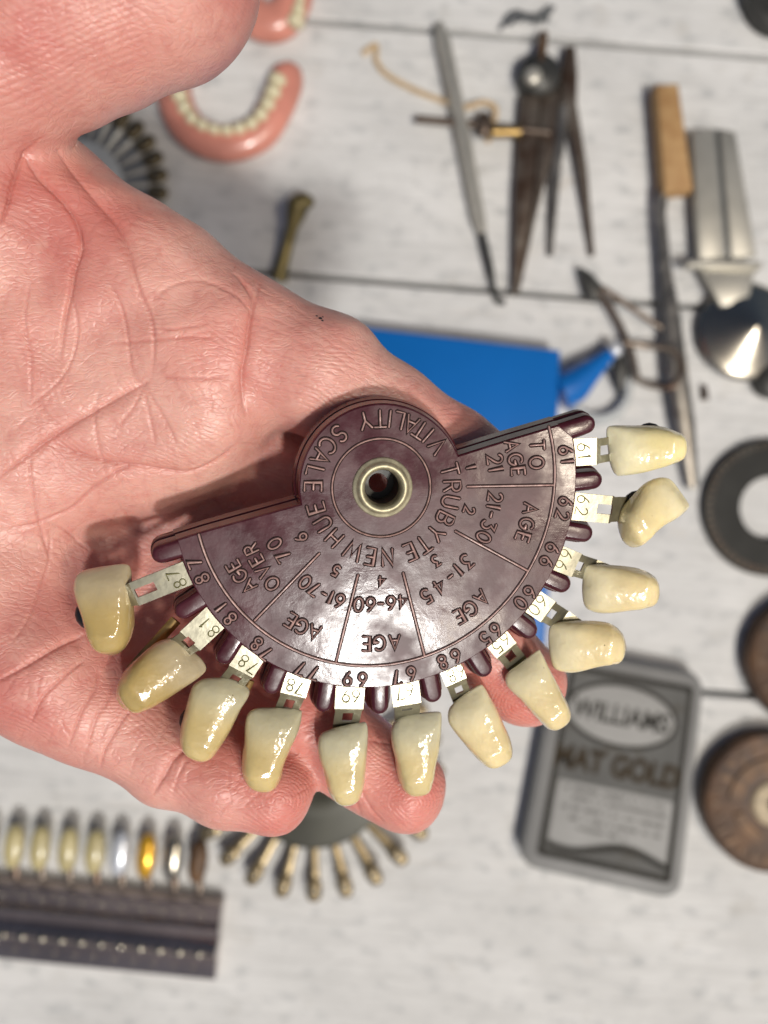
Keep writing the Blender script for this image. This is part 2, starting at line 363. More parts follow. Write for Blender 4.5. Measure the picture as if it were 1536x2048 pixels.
def offset(poly, d):
    if d == 0: return list(poly)
    n = len(poly); out = []
    for i in range(n):
        p0, p1, p2 = Vector(poly[i-1]), Vector(poly[i]), Vector(poly[(i+1) % n])
        a = (p1-p0).normalized(); b = (p2-p1).normalized()
        n1 = Vector((a.y, -a.x)); n2 = Vector((b.y, -b.x)); m = n1+n2
        if m.length < 1e-6: m = n1
        m.normalize(); k = d/max(0.45, m.dot(n1)); out.append((p1.x+m.x*k, p1.y+m.y*k))
    return out
def smooth_closed(pts, n=64):
    P_ = [Vector(p) for p in pts]; m = len(P_); out = []
    per = max(2, n//m)
    for i in range(m):
        a, b, c, d = P_[i-1], P_[i], P_[(i+1) % m], P_[(i+2) % m]
        for k in range(per):
            t = k/per
            out.append(0.5*((2*b)+(c-a)*t+(2*a-5*b+4*c-d)*t*t+(3*b-a-3*c+d)*t**3))
    return out
def smooth_open(pts, per=6):
    P_ = [Vector(p) for p in pts]; m = len(P_); out = []
    for i in range(m-1):
        a, b, c, d = P_[max(i-1, 0)], P_[i], P_[i+1], P_[min(i+2, m-1)]
        for k in range(per):
            t = k/per
            out.append(0.5*((2*b)+(c-a)*t+(2*a-5*b+4*c-d)*t*t+(3*b-a-3*c+d)*t**3))
    out.append(P_[-1]); return out
def ccw(poly):
    a = sum(poly[i-1][0]*poly[i][1]-poly[i][0]*poly[i-1][1] for i in range(len(poly)))
    return list(poly) if a > 0 else list(reversed(poly))

# ================================================================== TABLE
table = thing('table', 'whitewashed grey board table top lying far below the hand', 'table', (0, 0, 0))
ang = math.radians(-4.6)
def seam_y(px0, py0): # signed distance of seam from origin along board normal
    p = T(px0, py0); return p.x*(-math.sin(ang))+p.y*math.cos(ang)
seams = [420, seam_y(1000, 72), seam_y(950, 578), seam_y(1440, 1388), -420]
seams = sorted(seams, reverse=True)
for i in range(len(seams)-1):
    y1, y0 = seams[i]-1.5, seams[i+1]+1.5
    b = MB(); b.box((0, 0, -6), (900, y1-y0, 12.0))
    o = b.build('board', 'board', table, local=True, bevel=0.8)
    yc = (y0+y1)/2
    o.location = Vector((-math.sin(ang)*yc, math.cos(ang)*yc, 0))*MM; o.rotation_euler = (0, 0, ang)
MB().box((0, 0, -16), (880, 820, 6)).build('underlay', 'under', table, local=True)

# ================================================================== HAND (one continuous skin surface from a distance field)
def hand():
    V3 = lambda p: np.array(P(*p[:3]), dtype=np.float32)
    h = 0.95
    lo = np.array([-112.0, -62.0, FOC-46]); hi = np.array([42.0, 104.0, FOC+22])
    nx, ny, nz = [int((hi[i]-lo[i])/h)+1 for i in range(3)]
    X, Y, Z = np.meshgrid(lo[0]+h*np.arange(nx), lo[1]+h*np.arange(ny), lo[2]+h*np.arange(nz), indexing='ij')
    X = X.astype(np.float32); Y = Y.astype(np.float32); Z = Z.astype(np.float32)
    def cone(a, b, fl=1.0):
        A = V3(a); Bv = V3(b); ra, rb = a[3], b[3]; d = Bv-A; L2 = float(d@d)
        t = ((X-A[0])*d[0]+(Y-A[1])*d[1]+(Z-A[2])*d[2])/L2; np.clip(t, 0, 1, out=t)
        return np.sqrt((X-A[0]-t*d[0])**2+(Y-A[1]-t*d[1])**2+((Z-A[2]-t*d[2])/fl)**2)-(ra+(rb-ra)*t)
    def smin(a, b, k):
        hh = np.clip(0.5+0.5*(b-a)/k, 0, 1); return b+(a-b)*hh-k*hh*(1-hh)
    def chain(pts, k=2.0, fl=1.0):
        r = None
        for a, b in zip(pts, pts[1:]):
            c = cone(a, b, fl); r = c if r is None else smin(r, c, k)
        return r
    palm = chain([(-420, 420, -14, 17), (60, 440, -15, 14.5), (300, 590, -14, 13.0), (462, 690, -13, 12.2)], 4)
    for pts in ([(-420, 700, -16, 16), (100, 740, -14, 13.5), (392, 835, -14.5, 11.5)],
                [(-420, 950, -16, 16), (60, 910, -15, 13.5), (270, 900, -17, 11.5)],
                [(150, 1180, -27, 11), (330, 1270, -28, 10), (470, 1380, -28, 8)],
                [(260, 1000, -31, 10), (600, 1090, -34, 9)],
                [(-420, 1130, -16, 16), (0, 1130, -19, 13), (215, 1185, -27, 11)],
                [(-420, 1160, -18, 18), (-60, 1235, -16, 14), (95, 1335, -14.5, 11.5)]):
        palm = smin(palm, chain(pts, 4), 9)
    # thenar pad and fold beneath the thumb
    palm = smin(palm, chain([(-420, 250, -6, 22), (-60, 470, -9, 15), (60, 620, -12, 12)], 4), 8)
    palm = smin(palm, chain([(60, 560, -6.5, 5), (110, 430, -6.5, 5)], 2), 5)
    palm = smin(palm, chain([(200, 600, -6.5, 5), (185, 450, -7, 4.5)], 2), 5)
    palm = smin(palm, chain([(390, 700, -6.5, 5), (420, 820, -8.5, 5)], 2), 6)
    idx = chain([(480, 700, -13.5, 11.5), (640, 748, -12.5, 10.6), (770, 832, -15.5, 9.2), (900, 905, -19, 8.2), (1010, 985, -23, 8.0), (1030, 1010, -24, 7.6)], 2)
    mid = chain([(380, 850, -22, 10), (640, 960, -27, 9.5), (850, 1165, -20, 8.7), (955, 1272, -20.5, 8.2), (1048, 1368, -20, 7.75)], 2)
    ring = chain([(280, 1060, -28, 10.5), (450, 1265, -26, 9.5), (600, 1425, -21, 8.6), (700, 1504, -20.5, 8.2), (806, 1575, -19, 7.9)], 2)
    pink = chain([(95, 1335, -15, 11), (200, 1420, -14.5, 9.2), (345, 1510, -15, 8.3), (450, 1552, -14.5, 8.0), (541, 1581, -14, 7.6)], 2)
    idx = smin(palm, idx, 4.0); mid = smin(palm, mid, 4); ring = smin(palm, ring, 4.5); pink = smin(palm, pink, 7)
    F = smin(smin(smin(idx, mid, 1.0), ring, 1.0), pink, 1.2)
    del idx, mid, ring, pink
    thumb = chain([(-420, 330, 0, 19), (-150, 190, 1, 15.5), (20, 96, 3, 13.6), (130, 25, 4, 14.6), (318, -54, 4.5, 15.1)], 3)
    F = smin(F, thumb, 2.2)
    S = F < 0
    idxs = -np.ones(F.shape, dtype=np.int64)
    # surface nets
    c = [(i, j, k) for i in (0, 1) for j in (0, 1) for k in (0, 1)]
    sh = tuple(n-1 for n in F.shape)
    sub = lambda A, o: A[o[0]:o[0]+sh[0], o[1]:o[1]+sh[1], o[2]:o[2]+sh[2]]
    cnt = sum(sub(S, o).astype(np.int8) for o in c)
    act = (cnt > 0) & (cnt < 8); ci = np.argwhere(act); nvx = len(ci)
    vid = -np.ones(sh, dtype=np.int64); vid[act] = np.arange(nvx)
    acc = np.zeros((nvx, 3)); num = np.zeros(nvx)
    def FV(o): q = ci+np.array(o); return F[q[:, 0], q[:, 1], q[:, 2]]
    for o in c:
        for ax in range(3):
            if o[ax]: continue
            o2 = list(o); o2[ax] = 1
            a = FV(o); b = FV(o2); mk = (a < 0) != (b < 0)
            t = np.where(mk, a/np.where(mk, a-b, 1), 0)
            p = np.tile(np.array(o, float), (nvx, 1)); p[:, ax] += t
            acc += p*mk[:, None]; num += mk
    vert = (ci+acc/num[:, None])*h+lo
    faces = []
    for ax in range(3):
        u, w = [(1, 2), (2, 0), (0, 1)][ax]
        sl0 = [slice(None)]*3; sl1 = [slice(None)]*3; sl0[ax] = slice(0, -1); sl1[ax] = slice(1, None)
        a = S[tuple(sl0)]; b = S[tuple(sl1)]; e = np.argwhere(a != b)
        e = e[(e[:, u] > 0) & (e[:, w] > 0)]
        e = e[(e[:, u] < sh[u]) & (e[:, w] < sh[w]) & (e[:, ax] < sh[ax])]
        inside = a[e[:, 0], e[:, 1], e[:, 2]]
        def g(du, dw):
            q = e.copy(); q[:, u] -= du; q[:, w] -= dw; return vid[q[:, 0], q[:, 1], q[:, 2]]
        q = np.stack([g(1, 1), g(0, 1), g(0, 0), g(1, 0)], 1); q[~inside] = q[~inside][:, ::-1]
        faces.append(q[(q >= 0).all(1)])
    faces = np.concatenate(faces)
    me = bpy.data.meshes.new('hand_base')
    me.from_pydata(vert.tolist(), [], faces.tolist())
    tmp = bpy.data.objects.new('hand_base', me); COL.objects.link(tmp)
    sm = tmp.modifiers.new('s', 'SMOOTH'); sm.factor = 0.5; sm.iterations = 4
    sd = tmp.modifiers.new('d', 'SUBSURF'); sd.levels = 2; sd.render_levels = 2
    dg = bpy.context.evaluated_depsgraph_get(); dg.update()
    me2 = bpy.data.meshes.new_from_object(tmp.evaluated_get(dg))
    bpy.data.objects.remove(tmp)
    n = len(me2.vertices); co = np.empty(n*3, np.float32); me2.vertices.foreach_get('co', co); co = co.reshape(-1, 3).astype(np.float64)
    nr = np.empty(n*3, np.float32); me2.vertex_normals.foreach_get('vector', nr); nr = nr.reshape(-1, 3).astype(np.float64)
    s = FPX/(CAMZ-co[:, 2]); px = 768+co[:, 0]*s; py = 1024-co[:, 1]*s
    facing = np.clip(nr[:, 2]*2.0, 0, 1)
    disp = np.zeros(n); crease = np.zeros(n)
    def line(pts, w, d, col=0.6, sub_=5, lift=0.3, wide=False):
        d = d*(0.50 if d > 0.22 else 0.55); lift = lift*0.25; col = min(1, col*1.05); w = (min(4.0, w*0.62) if (w > 4.5 and not wide) else w)
        nonlocal disp, crease
        q = smooth_open([(x, y) for x, y in pts], sub_); q = np.array([(v[0], v[1]) for v in q]); 
        mn = q.min(0)-w*4; mx = q.max(0)+w*4
        ii = np.nonzero((px > mn[0]) & (px < mx[0]) & (py > mn[1]) & (py < mx[1]) & (facing > 0.05))[0]
        if not len(ii): return
        best = np.full(len(ii), 1e9); bt = np.zeros(len(ii)); X_ = px[ii]; Y_ = py[ii]; m = len(q)-1
        for k in range(m):
            a = q[k]; dd = q[k+1]-a; L2 = max(dd@dd, 1e-6)
            t = np.clip(((X_-a[0])*dd[0]+(Y_-a[1])*dd[1])/L2, 0, 1)
            ds = (X_-a[0]-t*dd[0])**2+(Y_-a[1]-t*dd[1])**2
            b = ds < best; best = np.where(b, ds, best); bt = np.where(b, (k+t)/m, bt)
        tap = np.clip(np.minimum(bt, 1-bt)*6+0.12, 0, 1)
        g = np.exp(-best/(w*w)); sh2 = np.exp(-best/(w*w*7))
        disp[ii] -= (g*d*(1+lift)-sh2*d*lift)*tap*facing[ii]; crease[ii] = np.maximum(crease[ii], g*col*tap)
    # folds and palm creases, picture pixels
    L_ = line
    L_([(96, 262), (60, 296), (30, 350), (15, 410), (0, 450)], 7, 1.0, 0.9)
    for pts in ([(60, 296), (30, 350), (15, 410)], [(49, 304), (81, 356), (130, 408), (153, 447), (158, 493), (146, 560), (138, 640)],
                [(100, 275), (156, 356), (202, 408), (234, 447), (254, 500), (262, 560)], [(495, 830), (486, 751), (490, 700), (501, 634), (500, 570)],
                [(300, 762), (195, 819), (117, 866), (39, 924)], [(98, 889), (195, 920), (371, 944)], [(170, 1275), (106, 1299), (42, 1337)], [(390, 1480), (351, 1515), (320, 1570)]):
        L_(pts, 15, 0.75, 0.30, wide=True)
    L_([(49, 304), (81, 356), (130, 408), (153, 447), (160, 493), (146, 542), (140, 590), (130, 640), (120, 720)], 11, 1.1, 0.55)
    L_([(100, 275), (156, 356), (202, 408), (234, 447), (254, 493), (267, 538), (283, 590), (303, 636), (309, 690), (302, 760)], 6, 0.55, 0.6)
    L_([(215, 560), (238, 600), (254, 659), (262, 729), (275, 758), (290, 768)], 5, 0.40, 0.6)
    L_([(490, 832), (484, 751), (490, 712), (501, 634), (505, 595), (490, 568), (470, 545)], 6, 0.95, 0.7)
    L_([(500, 700), (496, 660), (512, 600), (520, 560)], 5, 0.3, 0.3)
    L_([(300, 762), (250, 787), (195, 819), (117, 866), (39, 924), (-10, 960)], 6, 0.62, 0.8)
    L_([(98, 889), (195, 920), (273, 932), (371, 944), (430, 924), (470, 890)], 6, 0.60, 0.75)
    L_([(260, 935), (238, 940), (187, 975), (144, 1014), (78, 1045), (0, 1060)], 6, 0.5, 0.7)
    L_([(219, 686), (273, 684), (330, 678), (390, 674), (440, 680)], 4, 0.30, 0.7)
    L_([(324, 754), (390, 757), (469, 754)], 4, 0.25, 0.6)
    L_([(320, 660), (370, 655), (420, 645)], 3.5, 0.2, 0.5)
    L_([(289, 768), (332, 842), (355, 891)], 4, 0.30, 0.5)
    L_([(289, 775), (300, 830), (312, 893)], 4, 0.25, 0.5)
    L_([(289, 768), (270, 810), (240, 850)], 3.5, 0.2, 0.4)
    L_([(70, 791), (95, 830), (117, 850)], 4, 0.25, 0.3)
    L_([(320, 590), (345, 570), (400, 560), (470, 590), (520, 640)], 4, 0.3, 0.3)
    L_([(140, 580), (155, 640), (150, 700), (120, 760), (60, 810)], 5, 0.35, 0.4)
    L_([(60, 560), (50, 640), (62, 720), (60, 800)], 5, 0.3, 0.3)
    L_([(200, 780), (190, 820), (195, 880), (215, 960)], 4, 0.25, 0.35)
    L_([(60, 900), (62, 960), (80, 1050), (100, 1120)], 5, 0.35, 0.4)
    L_([(90, 1045), (130, 1060), (180, 1100), (250, 1100)], 5, 0.3, 0.3)
    L_([(100, 1060), (95, 1130), (60, 1230), (20, 1290)], 5, 0.3, 0.35)
    L_([(170, 1270), (140, 1282), (106, 1299), (42, 1337), (-10, 1365)], 6, 0.75, 0.6)
    L_([(172, 1318), (150, 1335), (127, 1354), (85, 1396), (60, 1450)], 5, 0.55, 0.5)
    L_([(200, 1340), (190, 1380), (165, 1420), (135, 1500)], 5, 0.45, 0.5)
    L_([(230, 1360), (215, 1400), (190, 1440), (170, 1515)], 4, 0.3, 0.4)
    L_([(262, 1420), (250, 1434), (228, 1468), (207, 1506), (200, 1540)], 5, 0.45, 0.5)
    L_([(395, 1470), (381, 1493), (351, 1515), (327, 1555), (305, 1590)], 6, 0.62, 0.6)
    L_([(380, 1515), (360, 1545), (345, 1590)], 4, 0.3, 0.4)
    L_([(716, 1560), (726, 1589), (747, 1623), (770, 1650)], 5, 0.35, 0.4)
    L_([(700, 1560), (712, 1600), (725, 1630)], 4, 0.25, 0.3)
    L_([(735, 1480), (770, 1486), (790, 1488)], 4, 0.25, 0.3)
    for k in range(9):    # fine skin lines along the index finger and the thumb
        y = 555+k*24
        L_([(505+k*2, y+20), (560+k*6, y+46), (640+k*6, y+95), (720+k*5, y+150)], 2.8, 0.10, 0.22, lift=0.6)
    for k in range(16):
        y = -20+k*15
        L_([(-20, y+60+k*3), (90, y+28+k*2), (190, y-8), (300, y-50)], 3.0, 0.13, 0.20, lift=0.7)
    for k in range(9):
        x = 330+k*22
        L_([(x, 130-k*9), (x+24, 95-k*11), (x+34, 50-k*12)], 2.6, 0.10, 0.18, lift=0.7)
    rg = random.Random(5)
    for k in range(190):   # short crossing wrinkles over palm and thenar
        x = rg.uniform(0, 480); y = rg.uniform(330, 1120)
        a = math.radians(rg.choice([rg.gauss(-70, 16), rg.gauss(-72, 20), rg.gauss(8, 18), rg.gauss(35, 15)]))
        l = rg.uniform(22, 85); bx = rg.uniform(-8, 8)
        L_([(x, y), (x+math.cos(a)*l/2+bx, y-math.sin(a)*l/2+bx), (x+math.cos(a)*l, y-math.sin(a)*l)], rg.uniform(2.2, 3.6), rg.uniform(0.05, 0.11), rg.uniform(0.08, 0.25), sub_=3, lift=0.6)
    for k in range(40):
        x = rg.uniform(0, 600); y = 1400+x*0.33+rg.uniform(-50, 95)
        a = math.radians(rg.gauss(62, 22)); l = rg.uniform(25, 70)
        L_([(x, y), (x+math.cos(a)*l, y-math.sin(a)*l)], rg.uniform(2.4, 3.6), rg.uniform(0.08, 0.18), 0.2, sub_=2, lift=0.6)
    # finger print ridges on the three tips
    for (cx, cy, rr) in ((560, 1575, 78), (828, 1580, 76), (1040, 1385, 76)):
        d = np.hypot((px-cx)*0.9, (py-cy-26)); m = np.clip((rr-np.hypot(px-cx, py-cy))/18, 0, 1)*facing
        disp += 0.045*np.sin(d*2*np.pi/6.4)*m
    # soft unevenness
    disp += 0.22*np.sin(co[:, 0]*0.42+1.3*np.sin(co[:, 1]*0.31))*np.sin(co[:, 1]*0.37+co[:, 0]*0.15)
    co += nr*disp[:, None]
    flush = np.zeros(n)
    for cx, cy, r, a in ((560, 1590, 120, 0.9), (830, 1590, 110, 1.0), (1050, 1400, 110, 0.9), (420, 690, 110, 0.45), (300, 90, 130, 0.35),
                         (60, 60, 120, 0.3), (250, 1560, 120, 0.3), (40, 660, 110, 0.25), (640, 1450, 150, 0.7), (900, 830, 130, 0.25), (150, 1430, 110, 0.35)):
        flush = np.maximum(flush, a*np.exp(-((px-cx)**2+(py-cy)**2)/(r*r)))
    o = thing('hand', 'open left hand lying palm up holding the maroon plastic fan of teeth', 'hand', P(100, 900, -40))
    off = np.array(o.location)/MM
    me2.vertices.foreach_set('co', ((co-off)*MM).astype(np.float32).ravel())
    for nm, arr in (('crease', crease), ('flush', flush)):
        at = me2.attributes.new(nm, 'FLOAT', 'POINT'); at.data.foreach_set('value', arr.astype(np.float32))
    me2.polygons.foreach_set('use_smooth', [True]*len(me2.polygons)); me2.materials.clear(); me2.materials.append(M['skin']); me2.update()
    b = bpy.data.objects.new('skin', me2); COL.objects.link(b); b.parent = o
    # dark speck on the index finger
    s_ = MB()
    for (x, y, r) in ((640, 636, 0.34), (646, 641, 0.22), (634, 630, 0.2), (645, 632, 0.16)):
        dd = np.hypot(px-x, py-y)+np.where(nr[:, 2] > 0.2, 0, 1e6); k = int(np.argmin(dd)); p = co[k]
        s_.ell((p[0], p[1], p[2]+0.0), (r, r*0.8, 0.08), nu=8, nv=4)
    s_.build('ink_speck', 'black', o)
hand()

# ================================================================== SHADE GUIDE
TILT = Vector((0.125, -0.165, 1)).normalized()
C0 = P(765, 975, 0)
e1 = Vector((1, 0, 0)); e1 = (e1-TILT*e1.dot(TILT)).normalized(); e2 = TILT.cross(e1)
EYE = Vector((0, 0, CAMZ))
def Lc(px, py, h=0.0):
    """picture pixel -> local guide coordinates (mm) on the plane h above the guide's face"""
    d = P(px, py, 0)-EYE; t = ((C0+TILT*h)-EYE).dot(TILT)/d.dot(TILT); q = EYE+d*t-C0
    return Vector((q.dot(e1), q.dot(e2), h))
guide = thing('tooth_shade_guide', 'maroon plastic fan shaped tooth shade guide held in the open palm', 'shade guide', C0)
guide.rotation_euler = Matrix((e1, e2, TILT)).transposed().to_euler()
def fitarc(pts, extra=1):
    A = []; R = []
    for x, y in pts:
        q = Lc(x, y); th = math.atan2(q.y, q.x); A.append([1, math.cos(th), math.sin(th), math.cos(2*th), math.sin(2*th)]); R.append(math.hypot(q.x, q.y))
    k = np.linalg.lstsq(np.array(A), np.array(R), rcond=None)[0]
    return lambda th: float(k[0]+k[1]*math.cos(th)+k[2]*math.sin(th)+k[3]*math.cos(2*th)+k[4]*math.sin(2*th))
OUT = [(382, 1169), (398, 1187), (414, 1216), (445, 1255), (463, 1273), (481, 1290), (528, 1323), (572, 1344), (625, 1362), (672, 1374), (732, 1377),
       (781, 1373), (841, 1364), (883, 1346), (935, 1325), (959, 1304), (1016, 1262), (1050, 1231), (1084, 1184), (1107, 1142), (1126, 1096), (1144, 1046), (1152, 983), (1154, 936), (1149, 880)]
RIN = [(1096, 855), (1105, 884), (1110, 941), (1109, 975), (1100, 1027), (1084, 1085), (1056, 1143), (1016, 1197), (964, 1247), (912, 1283), (849, 1314),
       (760, 1333), (672, 1325), (599, 1304), (560, 1286), (507, 1243), (458, 1195), (421, 1138), (406, 1099), (399, 1070)]
ro = fitarc(OUT); ri = fitarc(RIN)
def ang_of(px, py): q = Lc(px, py); return math.atan2(q.y, q.x)
# plate outline, ccw in local frame
hubR = 167*119/FPX
pl = []
aR = ang_of(920, 909); aL = ang_of(598, 1008)
if aL < 0: aL += 2*math.pi
for k in range(49):
    t = aR+(aL-aR)*k/48; pl.append((hubR*math.cos(t), hubR*math.sin(t)))
pl += [tuple(Lc(*p)[:2]) for p in ((406, 1062), (352, 1079))]
a0 = ang_of(360, 1127); a1 = ang_of(1149, 872)
if a0 > 0: a0 -= 2*math.pi
for k in range(81):
    t = a0+(a1-a0)*k/80; r = ro(t); pl.append((r*math.cos(t), r*math.sin(t)))
pl += [tuple(Lc(*p)[:2]) for p in ((1118, 849), (1020, 878))]
pl = ccw(pl)
for nm, lv, mt in (('front_plate', [(0.0, -0.30), (-0.10, -0.12), (-0.32, 0.0), (-2.35, 0.42), (-2.6, 0.12)], 'film'),
                   ('rear_plate', [(-2.75, 0.25), (-2.9, 0.62), (-5.0, 0.95), (-5.4, 0.6)], 'maroon')):
    b = MB(); b.prism(pl, lv); o = b.build(nm, mt, guide, local=True, smooth=False)
    cy = MB(); cc_ = Lc(765, 975); cy.prism(ccw([(cc_.x+2.75*math.cos(2*math.pi*k/64), cc_.y+2.75*math.sin(2*math.pi*k/64)) for k in range(64)]), [(2, 0), (-8, 0)])
    co_ = cy.build('cutter', mt, guide, local=True, smooth=False)
    bo = o.modifiers.new('hole', 'BOOLEAN'); bo.object = co_; bo.solver = 'EXACT'
    dg = bpy.context.evaluated_depsgraph_get(); me_ = bpy.data.meshes.new_from_object(o.evaluated_get(dg)); o.modifiers.clear(); o.data = me_
    bpy.data.objects.remove(co_)
    me_.polygons.foreach_set('use_smooth', [True]*len(me_.polygons)); me_.set_sharp_from_angle(angle=math.radians(15))
    if nm == 'front_plate':
        o.data.materials.append(M['maroon'])
        for p in o.data.polygons:
            if p.normal.z < 0.55: p.material_index = 1
# prongs
PR = [((1108, 871), (1176, 849)), ((1130, 967), (1190, 961)), ((1110, 1058), (1171, 1068)), ((1075, 1146), (1127, 1170)), ((1020, 1232), (1060, 1263)),
      ((943, 1300), (969, 1340)), ((856, 1345), (867, 1391)), ((759, 1360), (760, 1414)), ((659, 1355), (648, 1410)), ((562, 1332), (544, 1374)),
      ((485, 1258), (449, 1314)), ((418, 1190), (367, 1222)), ((385, 1090), (321, 1109))]
def capsule(a, b, r, n=10):
    d = (b-a).normalized(); s = Vector((-d.y, d.x)); out = []
    for k in range(n+1):
        t = -math.pi/2+math.pi*k/n; v = b+(d*math.cos(t)+s*math.sin(t))*r; out.append((v.x, v.y))
    out += [tuple(a+s*r), tuple(a-s*r)]
    return ccw(out)
for i, (a, b) in enumerate(PR):
    A = Lc(*a).to_2d(); Bv = Lc(*b).to_2d(); end = i in (0, 12)
    r = 1.55
    cap = capsule(A, Bv, r)
    m = MB(); m.prism(cap, [(-0.05, -0.80), (-0.09, -0.58), (-0.28, -0.30), (-0.75, -0.06), (-2.4, 0.22), (-2.55, 0.0)])
    o = m.build('prong', 'film', guide, local=True, angle=60); o.data.materials.append(M['maroon'])
    for p in o.data.polygons:
        if p.normal.z < 0.82: p.material_index = 1
    m = MB(); m.prism(cap, [(-2.85, 0.1), (-3.0, 0.42), (-4.8, 0.7), (-5.2, 0.4)]); m.build('rear_prong', 'maroon', guide, local=True, angle=60)

# single-stroke letter shapes
def arc(cx, cy, rx, ry, a0, a1, n=10):
    return [(cx+rx*math.cos(math.radians(a0+(a1-a0)*k/n)), cy+ry*math.sin(math.radians(a0+(a1-a0)*k/n))) for k in range(n+1)]
GL = {
 'T': (.68, [[(0, 1), (.68, 1)], [(.34, 1), (.34, 0)]]), 'I': (.12, [[(.06, 0), (.06, 1)]]), 'L': (.5, [[(0, 1), (0, 0), (.5, 0)]]),
 'E': (.52, [[(.52, 1), (0, 1), (0, 0), (.52, 0)], [(0, .52), (.44, .52)]]), 'N': (.6, [[(0, 0), (0, 1), (.6, 0), (.6, 1)]]),
 'H': (.6, [[(0, 0), (0, 1)], [(.6, 0), (.6, 1)], [(0, .5), (.6, .5)]]), 'V': (.66, [[(0, 1), (.33, 0), (.66, 1)]]),
 'W': (.95, [[(0, 1), (.24, 0), (.475, .85), (.71, 0), (.95, 1)]]), 'Y': (.64, [[(0, 1), (.32, .5), (.64, 1)], [(.32, .5), (.32, 0)]]),
 'A': (.72, [[(0, 0), (.36, 1), (.72, 0)], [(.14, .36), (.58, .36)]]), 'U': (.6, [[(0, 1), (0, .3)]+arc(.3, .3, .3, .3, 180, 360, 8)+[(.6, 1)]]),
 'R': (.56, [[(0, 0), (0, 1), (.3, 1)]+arc(.3, .75, .25, .25, 90, -90, 8)+[(0, .5)], [(.28, .5), (.56, 0)]]),
 'B': (.56, [[(0, 0), (0, 1), (.3, 1)]+arc(.3, .76, .22, .24, 90, -90, 8)+[(0, .52)], [(.3, .52)]+arc(.3, .26, .26, .26, 90, -90, 8)+[(0, 0)]]),
 'O': (.8, [arc(.4, .5, .4, .5, 0, 360, 20)]), 'C': (.7, [arc(.4, .5, .4, .5, 45, 315, 16)]),
 'G': (.74, [arc(.4, .5, .4, .5, 50, 345, 16)+[(.78, .45), (.45, .45)]]),
 'S': (.56, [arc(.28, .75, .26, .25, 30, 260, 10)+arc(.28, .26, .28, .26, 85, -150, 10)]),
 '0': (.62, [arc(.31, .5, .31, .5, 0, 360, 20)]), '1': (.2, [[(0, .86), (.12, 1), (.12, 0)]]),
 '2': (.56, [arc(.28, .72, .27, .28, 160, -20, 10)+[(.42, .44), (0, 0), (.58, 0)]]),
 '3': (.54, [[(.04, 1), (.5, 1), (.24, .62)]+arc(.26, .31, .28, .31, 80, -150, 12)]),
 '4': (.6, [[(.46, 0), (.46, 1), (0, .3), (.62, .3)]]), '5': (.54, [[(.5, 1), (.1, 1), (.04, .56)]+arc(.26, .32, .28, .32, 120, -150, 12)]),
 '6': (.58, [[(.46, 1), (.3, .86), (.08, .5)]+arc(.29, .3, .28, .3, 160, 520, 16)]),
 '9': (.58, [[(.12, 0), (.28, .14), (.5, .5)]+arc(.29, .7, .28, .3, -20, 340, 16)]),
 '7': (.56, [[(0, 1), (.56, 1), (.2, 0)]]), '8': (.56, [arc(.28, .75, .23, .25, -90, 270, 14), arc(.28, .25, .28, .25, 90, 450, 14)]), '-': (.4, [[(0, .45), (.4, .45)]]),
}
def ridge(mb, path, w, z0, z1, n=5):
    path = [Vector((p[0], p[1])) for p in path]; prev = None; m = len(path)
    closed = (path[0]-path[-1]).length < 1e-5 and m > 3
    for i, p in enumerate(path):
        if closed and i in (0, m-1): d = path[1]-path[-2]
        else: d = path[min(i+1, m-1)]-path[max(i-1, 0)]
        d.normalize(); s = Vector((-d.y, d.x))
        if 0 < i < m-1:
            d0 = (path[i]-path[i-1]).normalized(); c = max(0.6, abs(d.dot(d0)))
        else: c = 1
        r = mb.ring([(p.x+s.x*w/c*math.cos(a), p.y+s.y*w/c*math.cos(a), z0+(z1-z0)*math.sin(a)) for a in [math.pi*k/(n-1) for k in range(n)]])
        if prev: mb.bridge(r, prev, close=False)
        elif not closed:
            q = p-d*w*0.8; k = len(mb.v); mb.v.append((q.x, q.y, z0)); mb.f += [(k, r[j], r[j+1]) for j in range(n-1)]
        prev = r
    if not closed:
        q = path[-1]+d*w*0.8; k = len(mb.v); mb.v.append((q.x, q.y, z0)); mb.f += [(k, prev[j+1], prev[j]) for j in range(n-1)]
_jit = [0]
def glyph(mb, mg, ch, px, py, phi, H, h=0.0, w=0.15, hi=0.30, xs=1.0, mw=0.35):
    c = Lc(px, py, h); a = math.radians(phi)
    u = (Lc(px+math.cos(a)*10, py-math.sin(a)*10, h)-c)/10; v = (Lc(px-math.sin(a)*10, py-math.cos(a)*10, h)-c)/10
    gw, st = GL[ch]
    for s in st:
        pts = [c.to_2d()+(u*((x-gw/2)*H*xs)+v*((y-0.5)*H)).to_2d() for x, y in s]
        if len(pts) < 2: continue
        full = [pts[0]]
        for q in pts[1:]:      # split long straight strokes so corners stay tight
            if (q-full[-1]).length < 1e-4: continue
            full.append(q)
        if (Vector(s[0])-Vector(s[-1])).length < 1e-4: full[-1] = full[0].copy()
        _jit[0] += 1
        ridge(mb, full, w, h-0.02, h+hi)
        if mg is not None: ridge(mg, full, mw, h+0.004, h+0.035+0.0007*(_jit[0] % 12), n=3)
